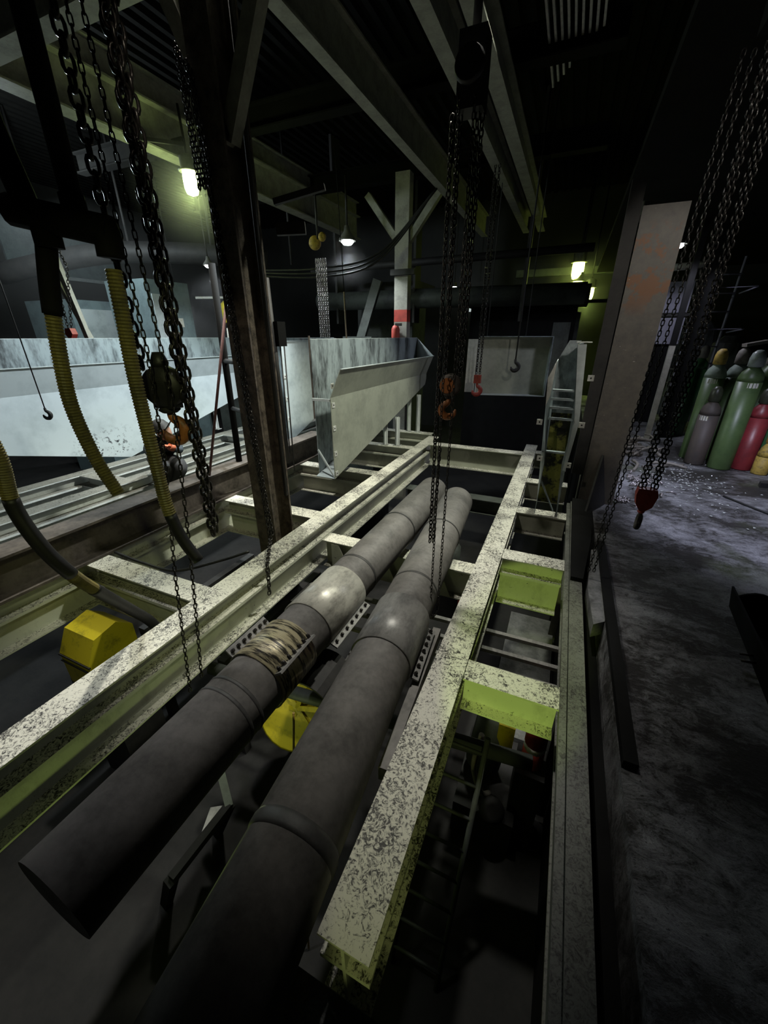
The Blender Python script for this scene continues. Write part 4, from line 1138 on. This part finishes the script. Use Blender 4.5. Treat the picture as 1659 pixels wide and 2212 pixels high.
# pipe beside the grey column
t = thing('drain_pipe', 'brownish vertical drain pipe beside the grey column', 'pipe', (0.42, 5.4, 0))
MB().tube([(0.44, 5.4, -0.6), (0.42, 5.4, 2.9)], 0.055, 14).build('pipe_body', M['postpaint'], t)
MB().lathe([(0.058, 0), (0.085, 0.005), (0.085, 0.03), (0.058, 0.035)], (0.435, 5.4, 0.70), 14).build('pipe_flange', M['capgrey'], t)
MB().tube([(0.36, 5.38, 0.72), (0.22, 5.36, 0.72)], 0.012, 6).build('clamp_arm', M['capgrey'], t)

# ------------------------------------------------------------------ far background machinery
def plainbox(name, label, cat, x0, x1, y0, y1, z0, z1, m, extra=()):
    t = thing(name, label, cat, ((x0 + x1) / 2, (y0 + y1) / 2, z0))
    MB().box(x0, x1, y0, y1, z0, z1).build('casing', M[m], t)
    for pn, a, mm in extra:
        MB().box(*a).build(pn, M[mm], t)
    return t
plainbox('far_cabinet', 'pale teal cabinet in the smoke above the big pale hopper', 'cabinet', -10.6, -9.2, 7.2, 8.4, PITZ, 2.9, 'teal',
         [('door', (-9.2, -9.18, 7.3, 7.8, 0.4, 2.6), 'chute'), ('door', (-9.2, -9.18, 7.85, 8.3, 0.4, 2.6), 'teal'), ('notice', (-9.185, -9.17, 7.9, 8.05, 1.9, 2.1), 'paper')])
plainbox('far_cabinet', 'light blue panelled cabinet under the low white lamp', 'cabinet', -13.0, -11.2, 6.6, 8.2, PITZ, 2.5, 'teal',
         [('window_strip', (-11.2, -11.18, 6.8, 8.0, 1.5, 2.3), 'chute')])
plainbox('wall_panel', 'pale blue panel high on the black side wall above the arched duct', 'panel', -15.98, -15.9, 8.0, 11.5, 3.4, 5.2, 'teal', [('frame_rail', (-15.9, -15.85, 8.0, 11.5, 3.4, 3.5), 'chute')])
t = thing('conveyor_truss', 'dark arched duct crossing above the far cabinets', 'duct', (-9, 7, 3))
MB().tube(spline([(-12.5, 6.0, 3.0), (-10.5, 7.2, 3.45), (-8.6, 8.4, 3.5), (-7.3, 9.3, 3.4)], 8), 0.22, 14).build('duct_pipe', M['dark'], t)
for i in range(4):
    MB().tube([(-11.5 + i * 1.6, 6.6 + i * 0.95, 3.3), (-11.5 + i * 1.6, 6.6 + i * 0.95, 6.0)], 0.03, 6).build('hanger_rod', M['dark'], t)
plainbox('press_frame', 'dark press frame far behind the olive hopper', 'machine', -6.2, -4.4, 12.0, 13.2, PITZ, 2.6, 'machine',
         [('cross_head', (-6.4, -4.2, 11.8, 13.4, 2.6, 3.1), 'dark'), ('guard_panel', (-5.8, -4.8, 11.97, 12.0, 0.3, 1.4), 'teal')])
plainbox('press_frame', 'dark machine body behind the hanging box chute', 'machine', -2.6, 0.0, 11.6, 12.9, PITZ, 2.4, 'jet',
         [('cross_head', (-2.8, 0.2, 11.4, 12.95, 2.4, 2.8), 'dark'), ('slat_door', (-0.5, -0.1, 11.57, 11.6, 0.6, 2.0), 'machine')])
plainbox('tall_cabinet', 'tall green lit cabinet under the far yellow green lamps', 'cabinet', -0.6, 0.1, 13.2, 13.8, PITZ, 2.3, 'machine',
         [('door', (-0.5, 0.0, 13.17, 13.2, 0.2, 2.1), 'machine'), ('shelf', (-0.7, 0.9, 13.0, 13.1, 2.5, 2.58), 'machine'), ('pipe_rack', (-2.0, 1.0, 15.0, 15.3, 3.4, 3.6), 'machine')])
t = thing('long_duct', 'long horizontal duct across the far bay behind the red banded post', 'duct', (-4, 10.5, 2.3))
MB().tube([(-6.6, 10.5, 2.55), (0.1, 10.7, 2.55)], 0.22, 16).build('duct_pipe', M['machine'], t)
MB().tube([(-6.6, 10.2, 3.25), (0.1, 10.4, 3.35)], 0.08, 12).build('duct_pipe', M['dark'], t)
for x in (-6.0, -3.8, -1.2):
    MB().box(x - 0.03, x + 0.03, 10.4, 10.8, 2.0, 6.0).build('hanger', M['dark'], t)
t = thing('cable_bundle', 'drooping black cables strung past the red banded post', 'cable', (-4, 8, 3))
for i in range(3):
    MB().tube(spline([(-6.0, 6.8 + 0.1 * i, 2.75 + 0.05 * i), (-4.6, 7.4, 2.72 + 0.07 * i), (-3.6, 7.9, 3.0 + 0.06 * i), (-2.55, 8.0, 4.0)], 8), 0.02, 6).build('cable', M['rubber'], t)
t = thing('dark_arm', 'dark slanting machine arm behind the olive hopper', 'machine', (-4.9, 9.5, 1.7))
MB().bar((-4.9, 9.6, 1.6), (-4.45, 9.7, 2.9), 0.2, 0.2).build('arm', M['machine'], t)
MB().box(-5.3, -4.5, 9.4, 9.8, PITZ + 0.001, 1.68).build('foot', M['machine'], t)
# small lit openings far off
for i, (x, z, w, h) in enumerate(((-3.4, 0.05, 0.35, 0.12), (-2.9, 0.28, 0.5, 0.05), (-2.5, -0.3, 0.5, 0.3), (-3.9, 2.55, 0.4, 0.12), (-6.5, 2.6, 0.5, 0.12), (-4.4, -0.2, 0.3, 0.25))):
    o = MB().box(x, x + w, 16.9, 16.99, z, z + h).build(f'window_{i + 1}', M['window_lit'])
    tag(o, 'small pale lit opening in the far wall', kind='structure')
# flame-coloured lamp, yellow drum, pale drum behind the left hopper
t = thing('far_drum', 'yellow drum beyond the big pale hopper by the oily column', 'drum', (-8.3, 8.9, 1.8))
MB().lathe([(0.25, 0), (0.27, 0.03), (0.27, 0.45), (0.2, 0.52)], (-8.3, 8.9, 2.0), 18).build('drum_body', M['yellow'], t)
MB().lathe([(0.22, 0), (0.24, 0.04), (0.22, 0.42), (0.1, 0.48)], (-8.0, 8.6, 1.45), 18).build('lower_drum', M['paper'], t)
MB().box(-8.7, -7.6, 8.3, 9.1, PITZ, 1.45).build('stand', M['machine'], t)
MB().tube([(-9.2, 8.6, 2.6), (-7.4, 9.4, 2.62)], 0.03, 8).build('pale_rail', M['paper'], t)
t = thing('near_tube_rack', 'upright pale tubes and red hook behind the hanging hose', 'rack', (-7.0, 4.2, 1.6))
MB().bar((-7.35, 4.28, 3.1), (-6.75, 4.62, PITZ + 0.05), 0.10, 0.06).build('pale_tube', M['postpaint'], t)
MB().bar((-7.5, 4.3, 2.7), (-7.2, 4.5, 1.4), 0.07, 0.06).build('pale_tube', M['postpaint'], t)
MB().prism([(-7.03, 1.72), (-7.0, 1.80), (-6.88, 1.80), (-6.85, 1.72), (-6.91, 1.66), (-6.97, 1.66)], 3.96, 4.04, 'Y').build('red_block', M['hookred'], t)
hook(t, (-6.94, 4.0, 1.67), 0.2, 'hookred', (-0.9, -0.4, 0), 'red_hook', False)
chain('chain_run', [(-6.98, 4.0, 1.80), (-7.05, 4.1, 3.0)], 0.04, 0.012, t, single=True)
chain('chain_run', [(-6.90, 4.0, 1.80), (-6.75, 4.1, 2.6), (-7.0, 4.1, 3.2)], 0.04, 0.012, t, single=True)

# ------------------------------------------------------------------ pit contents
t = thing('belt_guard', 'yellow machine guard in the pit beside the near cream cross girder', 'guard', (-3.25, 1.46, -1.99))
prof = [(-0.19, 0.0), (-0.19, 0.30), (-0.10, 0.48), (0.08, 0.52), (0.19, 0.42), (0.19, 0.05)]
MB().prism([(1.28 + p, -0.86 + q) for p, q in prof], -3.26, -2.90, 'X').build('guard_shell', M['yellow'], t)
for z in (-0.78, -0.72):
    MB().box(-3.27, -2.89, 1.082, 1.095, z + 0.14, z + 0.155).build('guard_seam', M['dark'], t)
MB().box(-3.3, -2.85, 1.1, 1.45, -1.999, -0.861).build('stand', M['dark'], t)
t = thing('belt_guard', 'round yellow guard low in the pit between the pipes', 'guard', (-1.75, 1.9, -1.2))
MB().lathe([(0.30, -0.08), (0.32, -0.06), (0.32, 0.06), (0.30, 0.08)], (-1.50, 1.74, -1.0), 26, (0.25, -0.75, 0.6)).build('guard_disc', M['yellow'], t)
for a in (0.3, 1.35, 2.4):
    dv = Vector((math.cos(a), 0.35 * math.sin(a), 0.9 * math.sin(a))).normalized() * 0.29
    c0 = Vector((-1.48, 1.67, -0.94))
    MB().bar(c0 - dv, c0 + dv, 0.035, 0.02, Vector((0.25, -0.75, 0.6))).build('guard_rib', M['yellow'], t)
MB().box(-1.75, -1.25, 1.8, 2.3, -1.999, -1.30).build('stand', M['dark'], t)
o = MB().tube([(-2.05, 1.45, -0.55), (0.2, 1.72, -0.62)], 0.045, 12).build('cross_pipe', M['machine'], None, (-1, 1.55, -0.6))
tag(o, 'grey green pipe crossing the pit below both pipes', 'pipe')
o = MB().box(-0.15, 0.42, 2.9, 4.9, PITZ + 0.001, PITZ + 0.06).build('lit_floor_patch', M['patch'], None, (0.1, 3.8, PITZ))  # lamplight on the pit floor, put in as a paler slab
tag(o, 'painted pale lit patch on the pit floor seen between the side bay girders', 'patch')
# pit ladder
t = thing('pit_ladder', 'steel ladder going down into the pit beside the flecked girder', 'ladder', (-0.12, 1.3, -1.9))
MB().tube([(-0.06, 1.62, -0.42), (-0.10, 1.02, PITZ + 0.002)], 0.016, 8).build('stile', M['machine'], t)
MB().tube([(-0.36, 1.62, -0.42), (-0.40, 1.02, PITZ + 0.002)], 0.016, 8).build('stile', M['machine'], t)
for i in range(8):
    f = (i + 0.5) / 8
    y, z = 1.62 - 0.6 * f, -0.42 - 1.55 * f
    MB().tube([(-0.06 - 0.04 * f, y, z), (-0.36 - 0.04 * f, y, z)], 0.011, 6).build('rung', M['machine'], t)
t = thing('pit_bottle', 'red and white bottle standing in the pit by the near cross girder', 'bottle', (0.26, 2.1, PITZ))
MB().lathe([(0.07, 0), (0.075, 0.02), (0.075, 0.22)], (0.24, 2.12, -1.15), 14).build('lower_band', M['redpaint'], t)
MB().lathe([(0.076, 0), (0.076, 0.05)], (0.24, 2.12, -0.98), 14).build('white_band', M['paper'], t)
MB().lathe([(0.075, 0), (0.075, 0.14), (0.05, 0.22), (0.02, 0.25)], (0.24, 2.12, -0.93), 14).build('upper_band', M['hookred'], t)
MB().box(0.14, 0.34, 2.0, 2.25, PITZ + 0.001, -1.15).build('pedestal', M['dark'], t)
t = thing('pump_set', 'dark pump with yellow green end in the pit under the near cross girder', 'pump', (-0.02, 2.3, PITZ))
MB().lathe([(0.10, 0), (0.14, 0.02), (0.14, 0.5), (0.1, 0.54)], (-0.10, 2.25, -1.55), 18, (0.1, 0.2, 1)).build('motor', M['machine'], t)
MB().box(-0.02, 0.10, 2.2, 2.3, -1.35, -0.98).build('green_end', M['yellow'], t)
MB().tube(spline([(-0.12, 2.0, -0.9), (-0.14, 1.95, -1.2), (-0.06, 1.95, -1.45), (0.0, 2.0, -1.5)], 6), 0.02, 8).build('hose', M['capgrey'], t)
MB().lathe([(0.05, 0), (0.09, 0.01), (0.09, 0.08), (0.05, 0.09)], (0.02, 1.95, -1.58), 14, (0.3, -0.6, 0.6)).build('coupling', M['dark'], t)
MB().box(-0.25, 0.2, 1.9, 2.6, PITZ + 0.001, -1.62).build('base_frame', M['dark'], t)
# machinery frames and rollers in the pit
t = thing('roller_table', 'dark roller table deep in the pit under the cream cross girders', 'machine', (-2.8, 2.4, PITZ))
for i in range(5):
    MB().tube([(-3.2, 1.95 + i * 0.22, -0.95), (-2.3, 1.95 + i * 0.22, -0.95)], 0.085, 14).build('roller', M['machine'], t)
MB().box(-3.28, -3.2, 1.7, 3.2, -1.15, -0.8).build('side_rail', M['dark'], t)
MB().box(-2.3, -2.22, 1.7, 3.2, -1.15, -0.8).build('side_rail', M['dark'], t)
for x in (-3.24, -2.26):
    for y in (1.75, 3.1):
        MB().box(x - 0.04, x + 0.04, y - 0.04, y + 0.04, PITZ + 0.001, -1.15).build('leg', M['dark'], t)
t = thing('pit_rails', 'shiny steel rails crossing low in the pit behind the second pipe', 'rail', (-0.8, 2.4, -0.9))
for y, z in ((2.55, -0.47), (2.40, -0.52), (2.26, -0.57)):
    MB().bar((-1.9, y, z), (0.40, y + 0.05, z), 0.035, 0.03).build('rail', M['clamp_dull'], t)
MB().box(-1.95, -1.87, 2.3, 2.6, PITZ + 0.001, -0.5).build('support', M['dark'], t)
MB().box(0.36, 0.42, 2.3, 2.6, PITZ + 0.001, -0.5).build('support', M['dark'], t)
for i, (x0, x1, y0, y1, z1, m, lab) in enumerate(((-1.7, -0.75, 4.4, 5.0, -0.95, 'machine', 'grey motor housing in the pit past the pipe ends'), (-0.65, -0.45, 3.3, 3.5, -0.75, 'redpaint', 'red drum low in the pit beside the second pipe'), (-3.1, -2.3, 4.9, 5.7, -0.6, 'dark', 'dark gearbox in the pit below the olive hopper'))):
    t = thing('pit_machine', lab, 'machine', ((x0 + x1) / 2, (y0 + y1) / 2, PITZ))
    cxm, cym, rr_ = (x0 + x1) / 2, (y0 + y1) / 2, min(x1 - x0, y1 - y0) / 2
    MB().lathe([(rr_ * 0.8, 0), (rr_, 0.03), (rr_, (z1 - PITZ) * 0.5 - 0.05), (rr_ * 0.7, (z1 - PITZ) * 0.5)], (cxm, cym, PITZ + (z1 - PITZ) * 0.5), 18).build('housing', M[m], t)
    MB().box(x0, x1, y0, y1, PITZ + 0.001, PITZ + (z1 - PITZ) * 0.5).build('plinth', M['dark'], t)
t = thing('pit_bracket', 'dark bracket frame on the pit floor between the two pipes', 'frame', (-2.112, 1.041, -1.999))
MB().bar((-1.779, 1.141, -1.0), (-1.599, 1.018, -1.2), 0.05, 0.05).build('post', M['machine'], t)
MB().bar((-1.599, 1.018, -1.2), (-1.618, 0.579, -1.2), 0.05, 0.05).build('arm', M['jet'], t)
MB().panel([(-1.714, 0.963, -1.22), (-1.639, 1.012, -1.22), (-1.637, 0.794, -1.22)], 0.01).build('plate', M['patch'], t)
MB().bar((-1.61, 1.025, -1.22), (-1.974, 1.102, -1.999), 0.06, 0.06).build('leg', M['jet'], t)
MB().bar((-1.629, 0.583, -1.22), (-1.982, 0.632, -1.999), 0.06, 0.06).build('leg', M['jet'], t)
# rubble slope at the near end of the flecked girder
mb = MB()
for i in range(700):
    x, y = random.uniform(-0.75, -0.05), random.uniform(-0.15, 0.42)
    s = random.uniform(0.008, 0.03)
    z = -0.46 + random.uniform(-0.01, 0.01)
    vs = [(x + random.uniform(-s, s), y + random.uniform(-s, s), z + random.uniform(0, s)) for _ in range(4)]
    mb.add(vs, [(0, 1, 2), (0, 1, 3), (1, 2, 3), (2, 0, 3)])
o = mb.build('rubble', M['rubble'], None, (-0.4, 0.2, -0.46))
tag(o, 'black gritty rubble under the near end of the flecked girder', 'rubble', kind='stuff')
o = MB().box(-0.8, 0.0, -0.3, 0.44, PITZ + 0.001, -0.445).build('pit_ledge', M['rubble'], None, (-0.4, 0.1, PITZ))
tag(o, 'dark gritty concrete block carrying the near girder end', 'block')
o = MB().prism([(-1.55, 0.30), (-1.42, 0.36), (-1.34, 0.24), (-1.46, 0.17)], -1.99, -1.97, 'Z').build('scrap_plate', M['yellow'], None, (-1.45, 0.25, -1.98))
tag(o, 'small yellow green scrap plate on the pit floor in the near corner', 'scrap')

# ------------------------------------------------------------------ person crouching on the white girder
def skin_body(name, verts, edges, radii, m, parent, root=0, sub=2):
    me = bpy.data.meshes.new(name)
    off = ORG.get(parent.name, Vector((0, 0, 0)))
    me.from_pydata([tuple(Vector(v) - off) for v in verts], edges, [])
    o = bpy.data.objects.new(name, me)
    COL.objects.link(o)
    o.parent = parent
    sk = o.modifiers.new('skin', 'SKIN')
    for i, r in enumerate(radii):
        me.skin_vertices[0].data[i].radius = (r, r) if not isinstance(r, tuple) else r
        me.skin_vertices[0].data[i].use_root = (i == root)
    ss = o.modifiers.new('sub', 'SUBSURF')
    ss.levels = ss.render_levels = sub
    me.materials.append(m)
    return o

P = thing('person', 'worker in navy jacket and charcoal trousers crouching on the white girder', 'person', (-4.76, 3.38, 0.0))
V = {'hip': (-4.758, 3.361, 0.228), 'spine': (-4.622, 3.334, 0.351), 'chest': (-4.481, 3.298, 0.465), 'neck': (-4.413, 3.252, 0.57), 'head': (-4.361, 3.209, 0.664), 'shr': (-4.329, 3.332, 0.479), 'elr': (-4.227, 3.29, 0.388), 'har': (-4.23, 3.158, 0.484), 'shl': (-4.604, 3.211, 0.485), 'ell': (-4.632, 3.132, 0.4), 'hal': (-4.475, 3.093, 0.322), 'hr': (-4.682, 3.362, 0.225), 'kr': (-4.225, 3.247, 0.203), 'fr': (-4.573, 3.29, -0.138), 'tr': (-4.456, 3.232, -0.152), 'hl': (-4.783, 3.318, 0.225), 'kl': (-4.368, 3.162, 0.173), 'fl': (-4.706, 3.231, -0.178), 'tl': (-4.598, 3.17, -0.191)}
def vv(*k):
    return [Vector(V[q]) for q in k]
names = ['hip', 'spine', 'chest', 'neck', 'shr', 'elr', 'har', 'shl', 'ell', 'hal', 'hr', 'kr', 'fr', 'tr', 'hl', 'kl', 'fl', 'tl']
ix = {n: k for k, n in enumerate(names)}
be = [('hip', 'spine'), ('spine', 'chest'), ('chest', 'neck'), ('chest', 'shr'), ('shr', 'elr'), ('elr', 'har'), ('chest', 'shl'), ('shl', 'ell'), ('ell', 'hal'),
      ('hip', 'hr'), ('hr', 'kr'), ('kr', 'fr'), ('fr', 'tr'), ('hip', 'hl'), ('hl', 'kl'), ('kl', 'fl'), ('fl', 'tl')]
rad = dict(hip=0.11, spine=0.125, chest=0.125, neck=0.055, shr=0.068, elr=0.05, har=0.036, shl=0.068, ell=0.05, hal=0.036, hr=0.08, kr=0.06, fr=0.042, tr=0.04, hl=0.08, kl=0.06, fl=0.042, tl=0.04)
skin_body('body', vv(*names), [(ix[a], ix[b]) for a, b in be], [rad[n] for n in names], M['overall'], P)
hd = Vector(V['head'])
MB().lathe([(0.03, -0.13), (0.065, -0.11), (0.082, -0.05), (0.09, 0.02), (0.075, 0.08)], hd, 16, (-0.1, -0.4, 0.9)).build('head', M['skin'], P)
MB().lathe([(0.115, 0.02), (0.108, 0.03), (0.098, 0.05), (0.085, 0.09), (0.05, 0.125), (0.005, 0.135)], hd, 18, (-0.1, -0.4, 0.9)).build('hard_hat', M['dark'], P)
for a, b, c_ in (('hr', 'kr', 'fr'), ('hl', 'kl', 'fl')):
    sp = spline(vv(a, b, c_), 5)
    MB().tube(sp, [0.098 - 0.0038 * k for k in range(len(sp))], 12).build('trouser_leg', M['trouser'], P)
for a, b in (('fr', 'tr'), ('fl', 'tl')):
    A, Bq = vv(a, b)
    MB().tube([A + Vector((0, 0, 0.09)), A + Vector((0, 0, 0.01)), A + (Bq - A) * 0.6, Bq], [0.058, 0.060, 0.052, 0.036], 12).build('boot', M['boot'], P)
for a, b in (('elr', 'har'), ('ell', 'hal')):
    A, Bq = vv(a, b)
    g = MB().tube([A + (Bq - A) * 0.65, Bq], [0.046, 0.044], 10).build('orange_glove', M['orangecloth'], P)
    d = (Bq - A).normalized()
    sd, ud = frame_of(d)
    for k in range(4):
        o0 = Bq + sd * (k - 1.5) * 0.018
        MB().tube(spline([o0, o0 + d * 0.035 - ud * 0.004, o0 + d * 0.055 - ud * 0.025], 3), 0.0095, 8).build('finger', M['orangecloth'], g)
    MB().tube([Bq - d * 0.03 + sd * 0.04, Bq + sd * 0.055 - ud * 0.02], 0.011, 8).build('thumb', M['orangecloth'], g)

# ------------------------------------------------------------------ thin smoke hanging over the far side of the hall
hz = bpy.data.materials.new('thin_smoke')
hz.use_nodes = True
nt = hz.node_tree
nt.nodes.remove(nt.nodes['Principled BSDF'])
vs_ = nt.nodes.new('ShaderNodeVolumeScatter')
vs_.inputs['Density'].default_value = 0.012
vs_.inputs['Anisotropy'].default_value = 0.3
nt.links.new(vs_.outputs[0], nt.nodes['Material Output'].inputs['Volume'])
o = MB().box(-15.8, -6.6, 4.4, 12.0, 0.6, 3.5).build('smoke_haze', hz, None, (-10, 8, 0.6))
tag(o, 'thin pale smoke drifting over the far side of the hall', 'smoke', kind='stuff')

def glow_ball(label, c, R, dens):  # scatter volume thinning outwards, added as a lamp halo
    m = bpy.data.materials.new('glow_volume')
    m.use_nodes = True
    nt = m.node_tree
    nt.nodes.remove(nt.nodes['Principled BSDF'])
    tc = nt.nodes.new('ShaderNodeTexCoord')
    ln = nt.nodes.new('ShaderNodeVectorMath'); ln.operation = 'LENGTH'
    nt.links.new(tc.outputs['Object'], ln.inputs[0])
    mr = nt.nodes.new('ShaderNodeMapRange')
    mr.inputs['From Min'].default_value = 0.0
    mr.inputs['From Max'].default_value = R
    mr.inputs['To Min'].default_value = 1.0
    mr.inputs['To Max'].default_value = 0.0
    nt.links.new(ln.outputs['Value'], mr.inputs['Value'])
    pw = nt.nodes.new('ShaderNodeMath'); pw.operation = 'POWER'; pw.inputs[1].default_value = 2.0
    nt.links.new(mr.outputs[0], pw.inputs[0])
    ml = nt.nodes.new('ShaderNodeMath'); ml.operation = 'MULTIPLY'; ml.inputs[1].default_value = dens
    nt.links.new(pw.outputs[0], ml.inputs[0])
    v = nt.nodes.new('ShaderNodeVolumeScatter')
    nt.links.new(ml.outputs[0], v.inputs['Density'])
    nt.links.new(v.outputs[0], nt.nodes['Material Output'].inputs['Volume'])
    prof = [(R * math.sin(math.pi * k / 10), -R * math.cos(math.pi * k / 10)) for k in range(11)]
    o = MB().lathe(prof, c, 16).build('lamp_glow', m, None, c)
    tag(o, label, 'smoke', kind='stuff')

glow_ball('added glow volume around the green jar lamp', (-5.33, 5.26, 3.60), 0.95, 0.40)
glow_ball('added glow volume around the three far yellow green lamps', (-0.05, 14.2, 3.05), 1.5, 0.30)
glow_ball('added glow volume around the white dome lamp', (-4.29, 7.94, 3.25), 0.8, 0.10)
